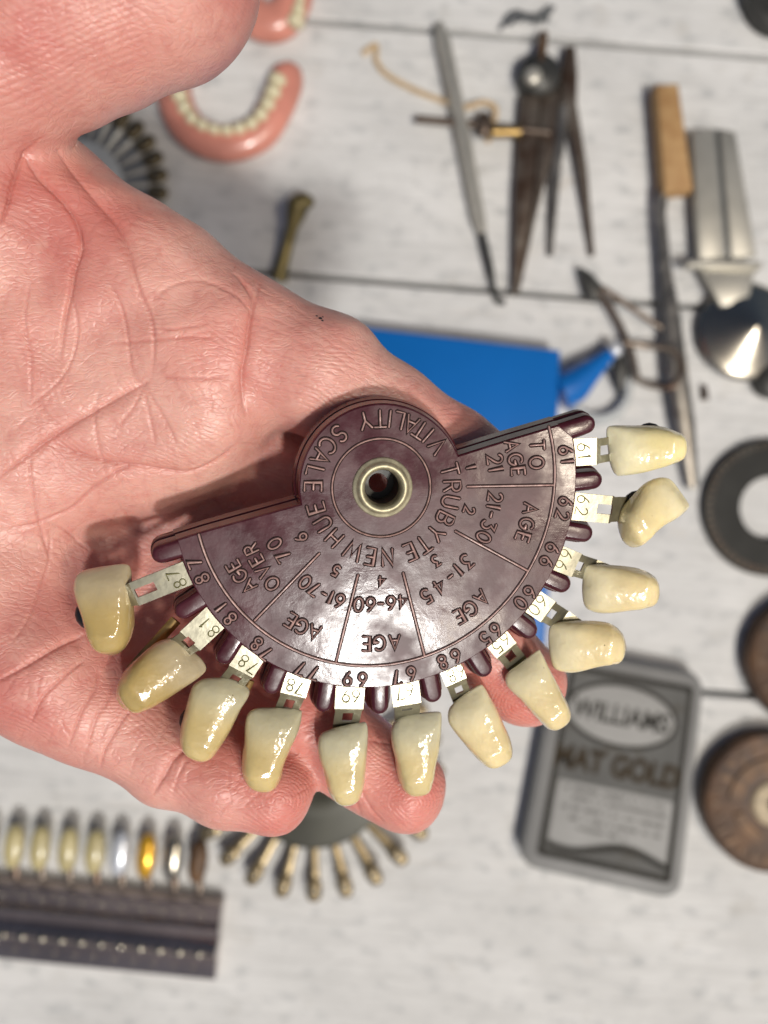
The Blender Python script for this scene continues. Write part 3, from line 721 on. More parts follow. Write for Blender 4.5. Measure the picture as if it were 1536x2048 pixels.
def text(mb, mg, s, p0, p1, f0, f1, H, **k):
    adv = []; x = 0
    for ch in s: adv.append(x+GL[ch][0]/2); x += GL[ch][0]+0.24
    if len(s) == 1: ts = [0.5]
    else: ts = [(q-adv[0])/(adv[-1]-adv[0]) for q in adv]
    ch_ = math.hypot(p1[0]-p0[0], p1[1]-p0[1]); dphi = math.radians(f1-f0)
    dx, dy = (p1[0]-p0[0])/max(ch_, 1e-6), (p1[1]-p0[1])/max(ch_, 1e-6)
    for c, t in zip(s, ts):
        b = 4*t*(1-t)*ch_*dphi/8
        glyph(mb, mg, c, p0[0]+(p1[0]-p0[0])*t-dy*b, p0[1]+(p1[1]-p0[1])*t+dx*b, f0+(f1-f0)*t, H, **k)
def lettering(name, items, arcs=None):
    a, g = MB(), MB()
    for it in items: text(a, g, *it)
    for ch, th, out in (arcs or []):
        rr = 139; x = 765+rr*math.cos(math.radians(th)); y = 976-rr*math.sin(math.radians(th))
        glyph(a, g, ch, x, y, th-90 if out else th+90, 34)
    o = a.build(name, 'ridge', guide, local=True, angle=70)
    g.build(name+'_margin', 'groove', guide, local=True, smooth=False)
    return o
lettering('hub_lettering', [], [('T', 15, 1), ('R', 1.5, 1), ('U', -11.5, 1), ('B', -26, 1), ('Y', -40, 1), ('T', -54, 1), ('E', -67, 1), ('N', -86, 1), ('E', -100.5, 1), ('W', -115, 1),
    ('H', -134, 1), ('U', -149, 1), ('E', -163.5, 1), ('V', 37.5, 0), ('I', 49, 0), ('T', 57, 0), ('A', 66, 0), ('L', 76.5, 0), ('I', 84, 0), ('T', 92, 0), ('Y', 104.5, 0),
    ('S', 128.5, 0), ('C', 142, 0), ('A', 153.5, 0), ('L', 166.5, 0), ('E', 179, 0)])
lettering('first_sector_lettering', [('TO', (1074, 890), (1073, 925), -86, -86, 28), ('AGE', (1023, 891), (1036, 943), -78, -84, 27), ('21', (989, 918), (992, 938), -80, -80, 30), ('1', (942, 934), (942, 934), -77, -77, 20)])
lettering('second_sector_lettering', [('21-30', (990, 994), (967, 1074), -95, -115, 28), ('AGE', (1060, 1017), (1045, 1074), -98, -108, 27), ('2', (938, 1020), (938, 1020), -105, -105, 21)])
lettering('third_sector_lettering', [('31-45', (934, 1122), (853, 1192), -136, -148, 28), ('AGE', (963, 1195), (918, 1233), -134, -152, 28), ('3', (872, 1121), (872, 1121), -144, -144, 21)])
lettering('fourth_sector_lettering', [('46-60', (805, 1203), (717, 1209), -176, -188, 27), ('AGE', (789, 1284), (732, 1287), -178, -182, 28), ('4', (763, 1162), (763, 1162), -179, -179, 20)])
lettering('fifth_sector_lettering', [('61-70', (679, 1202), (610, 1164), 160, 140, 27), ('AGE', (629, 1264), (581, 1240), 162, 148, 29), ('5', (672, 1141), (672, 1141), 152, 152, 21)])
lettering('sixth_sector_lettering', [('OVER', (544, 1167), (502, 1098), 131, 115, 27), ('AGE', (498, 1173), (466, 1131), 135, 120, 27), ('70', (567, 1113), (549, 1087), 125, 123, 28), ('6', (602, 1075), (602, 1075), 121, 121, 23)])
lettering('rim_numbers', [('61', (1131, 900), (1135, 922), -84, -84, 26), ('62', (1131, 1003), (1124, 1030), -100, -104, 26), ('66', (1105, 1096), (1093, 1123), -112, -114, 26), ('60', (1060, 1184), (1041, 1206), -128, -132, 26),
    ('65', (992, 1259), (971, 1277), -138, -142, 26), ('68', (912, 1312), (885, 1324), -156, -160, 26), ('67', (823, 1347), (794, 1354), -166, -168, 26), ('69', (725, 1359), (695, 1357), 180, 178, 26),
    ('77', (629, 1346), (602, 1337), 162, 158, 27), ('78', (533, 1307), (513, 1287), 143, 140, 26), ('81', (460, 1237), (442, 1215), 130, 128, 26), ('87', (404, 1157), (390, 1127), 114, 112, 27)])
# raised lines
a, g = MB(), MB()
def rline(pts, w=0.17):
    _jit[0] += 1
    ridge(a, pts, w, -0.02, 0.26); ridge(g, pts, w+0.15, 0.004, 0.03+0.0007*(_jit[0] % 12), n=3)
t0 = ang_of(399, 1068); t1 = ang_of(1096, 853)
if t0 > 0: t0 -= 2*math.pi
rline([(ri(t0+(t1-t0)*k/90)*math.cos(t0+(t1-t0)*k/90), ri(t0+(t1-t0)*k/90)*math.sin(t0+(t1-t0)*k/90)) for k in range(91)])
for p, q in (((934, 973), (1107, 970)), ((910, 1062), (1056, 1142)), ((806, 1145), (849, 1312)), ((716, 1149), (672, 1323)), ((639, 1106), (509, 1241))):
    A, Bv = Lc(*p).to_2d(), Lc(*q).to_2d(); rline([A.lerp(Bv, k/6) for k in range(7)])
cc = Lc(763, 976).to_2d(); rr = 99*119/FPX
rline([(cc.x+rr*math.cos(2*math.pi*k/72), cc.y+rr*math.sin(2*math.pi*k/72)) for k in range(73)], 0.14)
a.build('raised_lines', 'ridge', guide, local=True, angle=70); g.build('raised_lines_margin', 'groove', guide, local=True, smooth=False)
# eyelet: lathe with a real hole look (tube to the back)
c = Lc(765, 975); k = 119/FPX
ey = MB(); ey.lathe((c.x, c.y, 0), [(61*k, -0.05), (60.5*k, 0.18), (58*k, 0.34), (54*k, 0.42), (52*k, 0.60), (50*k, 0.95), (47*k, 1.20), (43.5*k, 1.25), (40*k, 1.05), (37.5*k, 0.60), (35.5*k, -0.1), (34.5*k, -1.5), (34.5*k, -6.0)], n=72)
ey.build('eyelet', 'eyelet', guide, local=True, angle=80)
MB().lathe((c.x, c.y, 0), [(34.0*k, -1.0), (33.2*k, -6.2), (20*k, -6.25)], n=48).build('eyelet_bore', 'dark', guide, local=True)

# teeth and their metal tabs
# key: (number, tooth outline, incisal point, neck point, tab base, tab end direction point, bend fraction, slot start/end px from base, colours neck/incisal, stamp)
CN = dict(
 a=((0.92, 0.80, 0.42), (0.86, 0.82, 0.60)), b=((0.90, 0.76, 0.42), (0.88, 0.80, 0.54)), c=((0.90, 0.75, 0.42), (0.78, 0.72, 0.50)),
 d=((0.76, 0.63, 0.33), (0.60, 0.59, 0.45)), e=((0.66, 0.52, 0.24), (0.54, 0.52, 0.38)), f=((0.52, 0.385, 0.15), (0.49, 0.42, 0.29)))
TEETH = [
 ('61', [(1222,860),(1236,852),(1273,852),(1318,852),(1349,859),(1373,872),(1381,893),(1376,913),(1362,924),(1328,937),(1291,948),(1253,954),(1239,951),(1229,930),(1224,896)], (1226,905),(1380,903), (1151,905),(1300,898), 56, 54, (58,100), 'a', ((1167,894),(1169,913),-84), (1293,850)),
 ('62', [(1321,959),(1342,958),(1356,966),(1373,989),(1388,1012),(1383,1023),(1362,1038),(1328,1055),(1301,1077),(1284,1095),(1270,1098),(1253,1084),(1244,1053),(1246,1033),(1253,1019),(1274,995),(1297,971)], (1366,984),(1258,1082), (1150,1013),(1290,1027), 58, 88, (50,86), 'b', ((1167,999),(1163,1022),-100), (1268,1010)),
 ('66', [(1174,1139),(1185,1134),(1219,1134),(1260,1137),(1294,1144),(1315,1156),(1326,1177),(1325,1197),(1311,1212),(1284,1221),(1260,1224),(1222,1231),(1198,1230),(1178,1219),(1172,1190),(1173,1163)], (1174,1180),(1325,1186), (1118,1117),(1240,1166), 54, 52, (44,66), 'c', ((1133,1108),(1123,1130),-114), None),
 ('60', [(1106,1262),(1120,1252),(1154,1248),(1198,1248),(1229,1253),(1250,1269),(1259,1293),(1255,1313),(1239,1329),(1212,1332),(1185,1339),(1157,1349),(1137,1351),(1116,1344),(1108,1324),(1104,1293)], (1106,1300),(1257,1295), (1069,1205),(1170,1275), 54, 46, (42,68), 'c', ((1083,1201),(1068,1219),-132), None),
 ('65', [(1081,1308),(1089,1312),(1102,1338),(1120,1372),(1131,1395),(1143,1419),(1144,1437),(1136,1455),(1120,1465),(1102,1464),(1087,1452),(1068,1432),(1042,1403),(1021,1382),(1016,1366),(1021,1353),(1048,1333)], (1050,1335),(1124,1462), (995,1279),(1070,1372), 54, 42, (42,74), 'c', ((1010,1277),(995,1294),-140), None),
 ('68', [(963,1378),(973,1381),(984,1399),(999,1425),(1010,1451),(1023,1480),(1028,1503),(1024,1524),(1010,1537),(992,1542),(971,1536),(950,1516),(932,1495),(911,1469),(901,1451),(901,1430),(911,1415),(937,1394)], (935,1402),(1006,1538), (902,1339),(945,1440), 48, 40, (48,72), 'c', ((921,1341),(903,1352),-156), None),
 ('67', [(880,1432),(887,1441),(886,1469),(882,1503),(874,1534),(869,1566),(859,1589),(841,1599),(822,1598),(804,1581),(796,1555),(792,1524),(786,1498),(785,1472),(791,1454),(807,1442),(841,1435)], (838,1438),(834,1600), (810,1370),(826,1500), 60, 54, (60,64), 'd', ((820,1379),(800,1387),-166), None),
 ('69', [(723,1454),(735,1456),(738,1477),(736,1516),(733,1553),(729,1581),(718,1605),(699,1618),(681,1615),(663,1599),(653,1576),(646,1547),(638,1521),(636,1498),(641,1480),(653,1471),(686,1461)], (688,1462),(700,1618), (701,1376),(692,1520), 61, 56, (62,90), 'd', ((712,1392),(692,1392),180), None),
 ('78', [(515,1425),(556,1424),(598,1428),(604,1438),(598,1469),(582,1503),(569,1534),(564,1560),(551,1581),(530,1592),(509,1588),(491,1571),(482,1550),(483,1521),(487,1493),(489,1456),(496,1435)], (548,1425),(522,1592), (598,1352),(560,1480), 54, 52, (60,88), 'e', ((600,1377),(581,1370),165), None),
 ('78', [(413,1364),(459,1365),(493,1382),(497,1399),(481,1426),(463,1463),(444,1494),(425,1520),(398,1531),(372,1520),(357,1490),(359,1460),(368,1426),(379,1388),(391,1373)], (452,1368),(384,1527), (504,1308),(430,1430), 56, 52, (62,86), 'e', ((506,1336),(487,1322),145), (358,1440)),
 ('81', [(342,1282),(364,1288),(379,1305),(402,1327),(410,1346),(398,1361),(364,1384),(327,1407),(289,1426),(262,1431),(240,1422),(228,1399),(230,1377),(244,1350),(274,1320),(308,1293)], (386,1318),(238,1408), (428,1238),(330,1330), 56, 74, (62,84), 'f', ((427,1263),(409,1246),132), (266,1334)),
 ('87', [(243,1133),(257,1142),(260,1176),(264,1225),(264,1263),(251,1297),(228,1316),(202,1314),(179,1293),(168,1263),(157,1229),(143,1191),(142,1173),(149,1154),(168,1144),(206,1137)], (200,1139),(216,1316), (373,1147),(215,1212), 50, 120, (66,108), 'f', ((360,1167),(346,1150),115), (164,1240)),
]
def make_tooth(outl, inc, neck, cols, tab, h0=-3.2, seed=0):
    rg = random.Random(seed)
    pts = [Lc(x, y, h0+1.7).to_2d() for x, y in outl]; pts = ccw([tuple(p) for p in pts]); q = smooth_closed(pts, 96); m = len(q)
    cen = sum((Vector(p) for p in q), Vector((0, 0)))/m
    I = Lc(*inc, h0+2.2).to_2d(); Nk = Lc(*neck, h0+2.2).to_2d(); ax = Nk-I; L2 = ax.length_squared; dr = ax.normalized(); sd = Vector((-dr.y, dr.x)); wd = max(abs((Vector(p)-cen).dot(sd)) for p in q)
    mb = MB(); cl = []; rings = []; NT = 18
    sv = [((Vector(p)-I).dot(ax)/L2, (Vector(p)-cen).dot(sd)) for p in q]; tab_ = []
    for b in range(13):
        c_ = [l for u, l in sv if abs(u-b/12) < 0.15]; tab_.append((min(c_), max(c_)) if c_ else (-wd, wd))
    def span(s):
        b = min(11, int(s*12)); f = s*12-b
        return tab_[b][0]*(1-f)+tab_[b+1][0]*f, tab_[b][1]*(1-f)+tab_[b+1][1]*f
    def hgt(p, t, top):
        s = max(0, min(1, (p-I).dot(ax)/L2)); lat = (p-cen).dot(sd)/wd
        th = 1.7+2.5*min(1, s*1.35)-0.55*max(0, s-0.74)*4*(0.6)           # thicker towards the neck
        th += 0.28*math.exp(-((s-0.80)/0.05)**2)*(-1)+0.22*math.exp(-((s-0.90)/0.06)**2)      # collar groove near the neck
        lob = 0.10*math.cos(lat*6.0)*(1-s)
        lo_, hi_ = span(s); ll = max(-1, min(1, 2*((p-cen).dot(sd)-lo_)/max(0.2, hi_-lo_)-1))
        pr = (1-t**7)**0.5*(1-0.62*abs(ll)**3)**0.6*(1-abs(2*s-1)**7*0.5) if t < 1 else 0
        return (th*pr+lob*pr) if top else -1.3*(1-t**4)**0.6
    for top in (True, False):
        prev = None
        for j in range(NT, -1, -1) if top else range(NT-1, -1, -1):
            t = math.sin(j/NT*math.pi/2)
            if j == 0:
                i0 = len(mb.v); mb.v.append((cen.x, cen.y, h0+hgt(cen, 0, top))); new = [i0]
                s = max(0, min(1, (cen-I).dot(ax)/L2)); cl.append(s)
                for k in range(m): mb.f.append((prev[k], prev[(k+1) % m], i0) if top else (prev[(k+1) % m], prev[k], i0))
                continue
            ps = [cen+(Vector(p)-cen)*t for p in q]
            r = mb.ring([(p.x, p.y, h0+hgt(p, t, top)) for p in ps]); cl += [max(0, min(1, (p-I).dot(ax)/L2)) for p in ps]
            if top and j == NT: rim = r
            if prev is None and not top: prev = rim
            if prev is not None:
                mb.bridge(prev, r) if top else mb.bridge(r, prev)
            prev = r
    o = mb.build('tooth', 'tooth', tab, local=True, angle=180)
    ca = o.data.color_attributes.new('shade', 'FLOAT_COLOR', 'POINT')
    nk, ic = cols; arr = []
    for s in cl:
        u = min(1, max(0, (s-0.12)/0.45)); u = u*u*(3-2*u); d = 1-0.18*max(0, (s-0.8)/0.2)
        u = 0.22+0.78*u if s > 0.10 else 0.12+s
        arr += [(ic[i]*(1-u)+nk[i]*u)*d for i in range(3)]+[1.0]
    ca.data.foreach_set('color', arr)
    return o
for i, (num, outl, inc, neck, base, end, w, bend, slot, ck, st, back) in enumerate(TEETH):
    lab = None
    hh = -0.55; slp_ = 0.03+0.05*((i*7) % 5)/4
    A = Lc(*base, hh); E = Lc(*end, hh); d = (E-A).to_2d(); Ln = d.length; d.normalize(); s = Vector((-d.y, d.x)); kk = 119/FPX
    W = w*kk/2; bd = bend*kk; s0, s1 = slot[0]*kk, slot[1]*kk
    rows = sorted(set([-6.0, -1.0, bd-0.6, bd, bd+0.7, s0, s1, Ln]+[bd+2, bd+4])); rows = [r for r in rows if r <= Ln]
    mb = MB(); g = []
    for r in rows:
        slp = 0.03+0.05*((i*7) % 5)/4; drop = -slp*max(0, r) if r <= bd-0.6 else (-(r-bd+0.6)*0.75-slp*bd if r < bd+4 else -(4.6*0.75)-slp*bd)
        ww = W*(1.0 if r < bd else 0.92); sw = W*0.36
        g.append([mb.ring([(A.x+d.x*r+s.x*x, A.y+d.y*r+s.y*x, hh+drop+dz) for x in (-ww, -sw, sw, ww)]) for dz in (0, -0.45)])
    for r in range(len(rows)-1):
        top, bot, top2, bot2 = g[r][0], g[r][1], g[r+1][0], g[r+1][1]
        hole = rows[r] >= s0-1e-6 and rows[r+1] <= s1+1e-6
        for c_ in range(3):
            if hole and c_ == 1: continue
            mb.f.append((top[c_+1], top[c_], top2[c_], top2[c_+1])); mb.f.append((bot[c_], bot[c_+1], bot2[c_+1], bot2[c_]))
        mb.f.append((top[0], bot[0], bot2[0], top2[0])); mb.f.append((bot[3], top[3], top2[3], bot2[3]))
        if hole:
            mb.f.append((bot[1], top[1], top2[1], bot2[1])); mb.f.append((top[2], bot[2], bot2[2], top2[2]))
            if rows[r] <= s0+1e-6: mb.f.append((top[1], bot[1], bot[2], top[2]))
            if rows[r+1] >= s1-1e-6: mb.f.append((bot2[1], top2[1], top2[2], bot2[2]))
    mb.f.append((g[0][0][0], g[0][0][3], g[0][1][3], g[0][1][0])); mb.f.append((g[-1][0][3], g[-1][0][0], g[-1][1][0], g[-1][1][3]))
    tab = mb.build('tab', 'nickel', guide, local=True, angle=25)
    tab['label'] = 'pressed metal tab stamped %s carrying one tooth' % num
    nb = MB(); text(nb, None, num, st[0], st[1], st[2], st[2], 25, h=hh-slp_*1.6, w=0.10, hi=0.10)
    nb.build('stamped_number', 'stamp', tab, local=True)
    make_tooth(outl, inc, neck, CN[ck], tab, seed=i)
    # wax pad that fixes the tooth on its tab
    cx = sum(p[0] for p in outl)/len(outl); cy = sum(p[1] for p in outl)/len(outl)
    if back: wq = 0.9 if num == '62' else 0.45; cx, cy = cx*(1-wq)+back[0]*wq, cy*(1-wq)+back[1]*wq
    q = Lc(cx, cy, -5.0); MB().ell((q.x, q.y, -4.6), (2.7, 2.7, 1.2), nu=16).build('wax_pad', 'black', tab, local=True)
# brass tabs of the rear leaf, seen between the prongs
for (p, q, w) in (((352, 1240), (262, 1340), 0.9), ((500, 1360), (470, 1420), 0.8)):
    A = Lc(*p, -5.5); Bq = Lc(*q, -7.0)
    MB().tube([A, A.lerp(Bq, .5), Bq], w, 8, flat=0.25).build('rear_tab', 'brass', guide, local=True)

# ================================================================== THINGS ON THE TABLE
def root_at(px, py, name, label, cat, group=None):
    return thing(name, label, cat, T(px, py, 0), group)
def quadprism(mb, pts, h0, h1, bev=0.6):
    poly = ccw([tuple(T(x, y, h1)[:2]) for x, y in pts]); mb.prism(poly, [(h1, -bev), (h1-bev*0.4, -bev*0.3), (h1-bev, 0), (h0, 0)])

# dentures
def denture(name, label, path, teeth_path, r, h, nteeth):
    root = root_at(*path[len(path)//2], name, label, 'denture', 'dentures on the table')
    pp = [T(x, y, h*0.45) for x, y in path]; q = smooth_open(pp, 8)
    m = MB(); n = len(q); rad = [r*(0.55+0.45*min(1, min(k, n-1-k)/5)) for k in range(n)]
    m.tube(q, rad, 14, flat=0.75); m.build('gum', 'pink', root)
    tp = smooth_open([T(x, y, h*0.9) for x, y in teeth_path], 12); L = [0]
    for a_, b_ in zip(tp, tp[1:]): L.append(L[-1]+(b_-a_).length)
    for k in range(nteeth):
        s = L[-1]*(k+0.5)/nteeth; j = max(i for i in range(len(L)) if L[i] <= s); j = min(j, len(tp)-2)
        p = tp[j].lerp(tp[j+1], (s-L[j])/max(1e-6, L[j+1]-L[j])); d = (tp[j+1]-tp[j]).normalized()
        R = Matrix.Rotation(math.atan2(d.y, d.x), 3, 'Z'); u = abs(k-(nteeth-1)/2)/(nteeth/2)
        MB().ell(p, (L[-1]/nteeth*0.52, 2.2+2.4*u, 4.2), R, 12, 8, 0.8).build('tooth', 'dteeth', root)
    return root
denture('denture', 'pink horseshoe denture with a full row of cream teeth beside the thumb',
        [(352, 120), (345, 170), (362, 232), (398, 272), (455, 288), (515, 268), (548, 222), (570, 165), (560, 135)],
        [(352, 130), (356, 180), (376, 228), (408, 254), (455, 264), (506, 248), (536, 210), (560, 150)], 8.6, 12, 14)
denture('denture', 'orange pink denture cut off by the top edge of the photo', [(470, -60), (480, 0), (520, 40), (560, 40), (585, 0), (590, -60)],
        [(596, -50), (600, 0), (592, 42), (588, 54)], 9.5, 12, 5)

# round shade guides (a ring of tabs round a disc)
def round_guide(name, label, cx, cy, rd, rt, nt_, a0_, a1_, disc, h, tabm, tipm, tw):
    root = root_at(cx, cy, name, label, 'shade guide', 'round tooth shade guides under the hand')
    c = T(cx, cy, h); k = (CAMZ-h)/FPX
    MB().lathe((c.x, c.y, 0), [(0.5, h), (rd*k*0.30, h), (rd*k*0.34, h+1), (rd*k*0.6, h+1), (rd*k*0.66, h), (rd*k*0.92, h), (rd*k, h-1), (rd*k, 1.0), (0.5, 1.0)], n=64).build('disc', disc, root)
    MB().lathe((c.x, c.y, 0), [(3, h+2.4), (4.6, h+2.4), (5, h+1.2), (5, h-0.5)], n=24).build('rivet', 'grease', root)
    for i in range(nt_):
        a = math.radians(a0_+(a1_-a0_)*i/(nt_-1)); d = Vector((math.cos(a), math.sin(a), 0)); s = Vector((-d.y, d.x, 0))
        A = Vector((c.x, c.y, h*0.6))+d*rd*k*0.85; Bq = Vector((c.x, c.y, h*0.75))+d*(rt-12)*k
        m = MB(); R = Matrix.Rotation(a, 3, 'Z')
        m.tube([A, A.lerp(Bq, 0.5), Bq], [tw*0.75, tw*0.7, tw], 8, flat=0.3, up=Vector((0, 0, 1))); o = m.build('tab', tabm, root)
        MB().ell(Bq+d*1.0+Vector((0, 0, 0.4)), (tw*1.9, tw*1.25, 2.0), R, 12, 8, 0.85).build('tooth', tipm, root)
        if tipm in ('tabgold', 'tabdark'):
            MB().lathe((Bq.x+d.x, Bq.y+d.y, Bq.z+2.2), [(0.2, 0), (tw*0.5, 0.1), (tw*0.55, 0.3), (tw*0.75, 0.3), (tw*0.8, 0)], n=14).build('pin', 'dark', root)
round_guide('round_shade_guide', 'round clear disc with a ring of metal tabs beside the web of the thumb', 150, 372, 96, 172, 30, -172, 176, 'clear', 6, 'grease', 'tabdark', 2.8)
round_guide('round_shade_guide', 'round dark olive disc with brass tabs just below the fingertips', 627, 1545, 155, 246, 17, -210, 30, 'olive', 9, 'tabgold', 'tabgold', 3.2)

# brass peg
r_ = root_at(580, 470, 'brass_peg', 'small brass peg standing above the index finger near the board seam', 'peg')
p0, p1 = T(598, 405, 14), T(556, 560, 3)
MB().tube([p0, p0.lerp(p1, .15), p0.lerp(p1, .3), p0.lerp(p1, .6), p0.lerp(p1, .9), p1], [5.2, 4.6, 3.0, 2.9, 3.6, 4.6], 14).build('shank', 'olivebrass', r_)
MB().ell(p0+Vector((1.5, 0, 1)), (5.8, 4.0, 3.4), None, 14, 8).build('head', 'olivebrass', r_)

# twine
tw_ = MB(); tw_.tube(smooth_open([T(x, y, z) for x, y, z in ((725, 108, 1), (752, 90, 1), (752, 120, 1), (775, 150, 1.2), (830, 180, 1.2), (880, 200, 1.2), (930, 214, 6), (965, 205, 6), (990, 215, 4), (988, 245, 2), (975, 285, 1))], 6), 1.35, 8)
tag(tw_.build('twine', 'twine'), 'short tan twine looped round the screw of the dividers', 'string')

# pencil-like scriber
r_ = root_at(930, 300, 'scriber', 'slim pale steel scriber with a dark hooked tip left of the dividers', 'scriber')
q = [T(x, y, z) for x, y, z in ((878, 48, 5), (886, 80, 5), (920, 240, 5), (958, 440, 4.5), (964, 468, 4))]
MB().tube(q, [2.2, 3.6, 3.7, 3.3, 2.2], 8).build('handle', 'palesteel', r_)
MB().tube(smooth_open([T(x, y, z) for x, y, z in ((964, 468, 4), (978, 530, 3.5), (988, 580, 2.5), (996, 603, 1.5), (1010, 604, 2.5))], 4), [2.0]*6+[1.4]*11, 8).build('tip', 'dark', r_)

# wing dividers
r_ = root_at(1065, 300, 'wing_dividers', 'old rusty wing dividers with a round hinge and threaded rod', 'dividers')
m = MB(); quadprism(m, [(1042, 190), (1082, 190), (1066, 400), (1034, 585), (1028, 585), (1030, 400)], 1, 7); m.build('leg', 'oldsteel', r_)
m = MB(); quadprism(m, [(1084, 190), (1118, 175), (1108, 300), (1076, 420), (1040, 580), (1036, 580), (1068, 400)], 0.5, 6); m.build('leg', 'oldsteel', r_)
c = T(1080, 148, 9); MB().lathe((c.x, c.y, 0), [(0.3, 12), (3, 12.6), (4.2, 12), (5, 11), (9.4, 10), (10, 8), (10, 1)], n=36).build('hinge', 'dark', r_)
MB().ell(T(1066, 152, 13), (4.2, 4.4, 2.4)).build('hinge_cap', 'palesteel', r_)
MB().tube([T(832, 238, 4), T(960, 250, 5), T(1100, 266, 7)], 1.9, 10).build('threaded_rod', 'oldsteel', r_)
MB().tube([T(985, 264, 9), T(1040, 264, 9.5)], 2.9, 10).build('nut', 'brass', r_)
MB().ell(T(968, 250, 7), (3.6, 6.5, 3.0)).build('wing_nut', 'oldsteel', r_)
MB().tube([T(1080, 130, 9), T(1088, 66, 6)], [2.5, 2.0], 8).build('stem', 'bronze2', r_)

# spring callipers
r_ = root_at(1140, 300, 'callipers', 'thin steel callipers with two straight pointed legs beside the dividers', 'callipers')
MB().tube([T(1140, 96, 5), T(1138, 150, 5), T(1134, 212, 5)], [2.6, 4.2, 4.6], 10, flat=0.6).build('spring', 'oldsteel', r_)
MB().tube([T(1130, 205, 5), T(1112, 330, 4.4), T(1100, 512, 2)], [3.4, 2.6, 1.4], 10, flat=0.7).build('leg', 'steel', r_)
MB().tube([T(1140, 205, 5), T(1164, 340, 4.4), T(1184, 512, 2)], [3.2, 2.6, 1.3], 10, flat=0.7).build('leg', 'oldsteel', r_)

# knife with wooden handle
r_ = root_at(1340, 400, 'wax_knife', 'long wax knife with a square tan wooden handle and dark blade', 'knife')
m = MB(); quadprism(m, [(1312, 168), (1358, 165), (1388, 378), (1328, 384)], 3, 12, 1.2); m.build('handle', 'wood', r_)
MB().tube([T(1326, 380, 8), T(1322, 430, 7), T(1330, 540, 6), T(1340, 620, 6), T(1352, 740, 6), T(1368, 850, 5), T(1384, 975, 3)], [2.5, 2.4, 3.2, 4.6, 5.6, 5.4, 3.0], 10, flat=0.5).build('blade', 'steel', r_)

# steel trowel with bowl
r_ = root_at(1450, 450, 'impression_spatula', 'pale steel ribbed plate ending in a round polished metal bowl', 'tool')
m = MB(); quadprism(m, [(1384, 262), (1430, 256), (1452, 516), (1398, 520)], 6, 9); m.build('plate', 'palesteel', r_)
m = MB(); quadprism(m, [(1440, 256), (1472, 264), (1514, 512), (1462, 516)], 6, 9); m.build('plate', 'palesteel', r_)
m = MB(); quadprism(m, [(1428, 258), (1442, 258), (1464, 514), (1450, 514)], 4, 7); m.build('rib', 'grease', r_)
m = MB(); quadprism(m, [(1376, 518), (1524, 522), (1524, 536), (1376, 532)], 6, 12); m.build('crossbar', 'palesteel', r_)
m = MB(); quadprism(m, [(1400, 534), (1512, 536), (1494, 612), (1442, 612)], 6, 9); m.build('neck', 'palesteel', r_)
c = T(1484, 668, 0); MB().lathe((c.x, c.y, 0), [(0.3, 15.5), (1.5, 15.2), (8, 12.4), (15, 9.2), (20.5, 6.4), (22.6, 5.6), (23.4, 4.6), (22.4, 1)], n=56).build('bowl', 'chrome', r_)

# wire bow compass
r_ = root_at(1250, 640, 'bow_compass', 'small wire bow compass with a ring lying right of the blue box', 'compass')
m = MB(); quadprism(m, [(1160, 532), (1184, 545), (1212, 578), (1196, 600), (1176, 590)], 2, 8); m.build('head', 'dark', r_)
MB().tube(smooth_open([T(1196, 580, 7), T(1230, 630, 6), T(1262, 700, 5), T(1275, 760, 4)], 4), 1.5, 8).build('leg', 'oldsteel', r_)
MB().tube(smooth_open([T(1204, 574, 7), T(1270, 620, 6), T(1340, 668, 5)], 4), 1.3, 8).build('leg', 'oldsteel', r_)
MB().tube(smooth_open([T(1248, 684, 7), T(1290, 692, 6), T(1345, 700, 9), T(1362, 735, 9), T(1345, 772, 8), T(1300, 770, 5), T(1268, 755, 4)], 5), 1.6, 8).build('bow_wire', 'oldsteel', r_)
MB().tube([T(1238, 700, 6), T(1240, 740, 7), T(1246, 790, 3)], [2.6, 4.6, 2.0], 10, flat=0.6).build('thumb_screw', 'dark', r_)

# grey steel ring beside the blue nozzle
c = T(1192, 782, 0)
m = MB(); m.lathe((c.x, c.y, 0), [(11.5, 1), (11.5, 5), (12.5, 7), (14.5, 7), (16.5, 4), (17, 1)], n=48, close=True)
tag(m.build('steel_ring', 'clear'), 'grey translucent ring lying under the blue nozzle', 'ring')

# blue case with nozzle
r_ = root_at(930, 950, 'blue_tube', 'flat bright blue plastic tube with a cone nozzle lying beneath the guide', 'tube')
m = MB(); quadprism(m, [(690, 648), (1122, 700), (1112, 960), (1092, 1292), (640, 1240)], 1, 15, 1.5); m.build('body', 'blue', r_)
MB().tube([T(1118, 785, 8), T(1150, 768, 8), T(1196, 728, 8), T(1222, 706, 8)], [9.0, 8.5, 4.6, 3.0], 18).build('nozzle', 'blue', r_)
MB().ell(T(1230, 700, 9), (3.6, 3.6, 3.4)).build('tip', 'silver', r_)

# dark flat ring gauge
c = T(1536, 1016, 0)
g_ = root_at(1536, 1016, 'ring_gauge', 'flat dark grey metal ring with fine edge notches at the right edge', 'ring gauge')
MB().lathe((c.x, c.y, 0), [(15, 0.8), (15, 3.4), (15.6, 4), (32, 4), (32.8, 3.2), (32.8, 0.8)], n=96, close=True).build('ring', 'gauge', g_)
m = MB()
for k_ in range(54):
    t = 2*math.pi*k_/54; m.box((c.x+30*math.cos(t), c.y+30*math.sin(t), 4.05), (3.2, 0.5, 0.3), t)
m.build('graduation', 'oldsteel', g_)['kind'] = 'stuff'

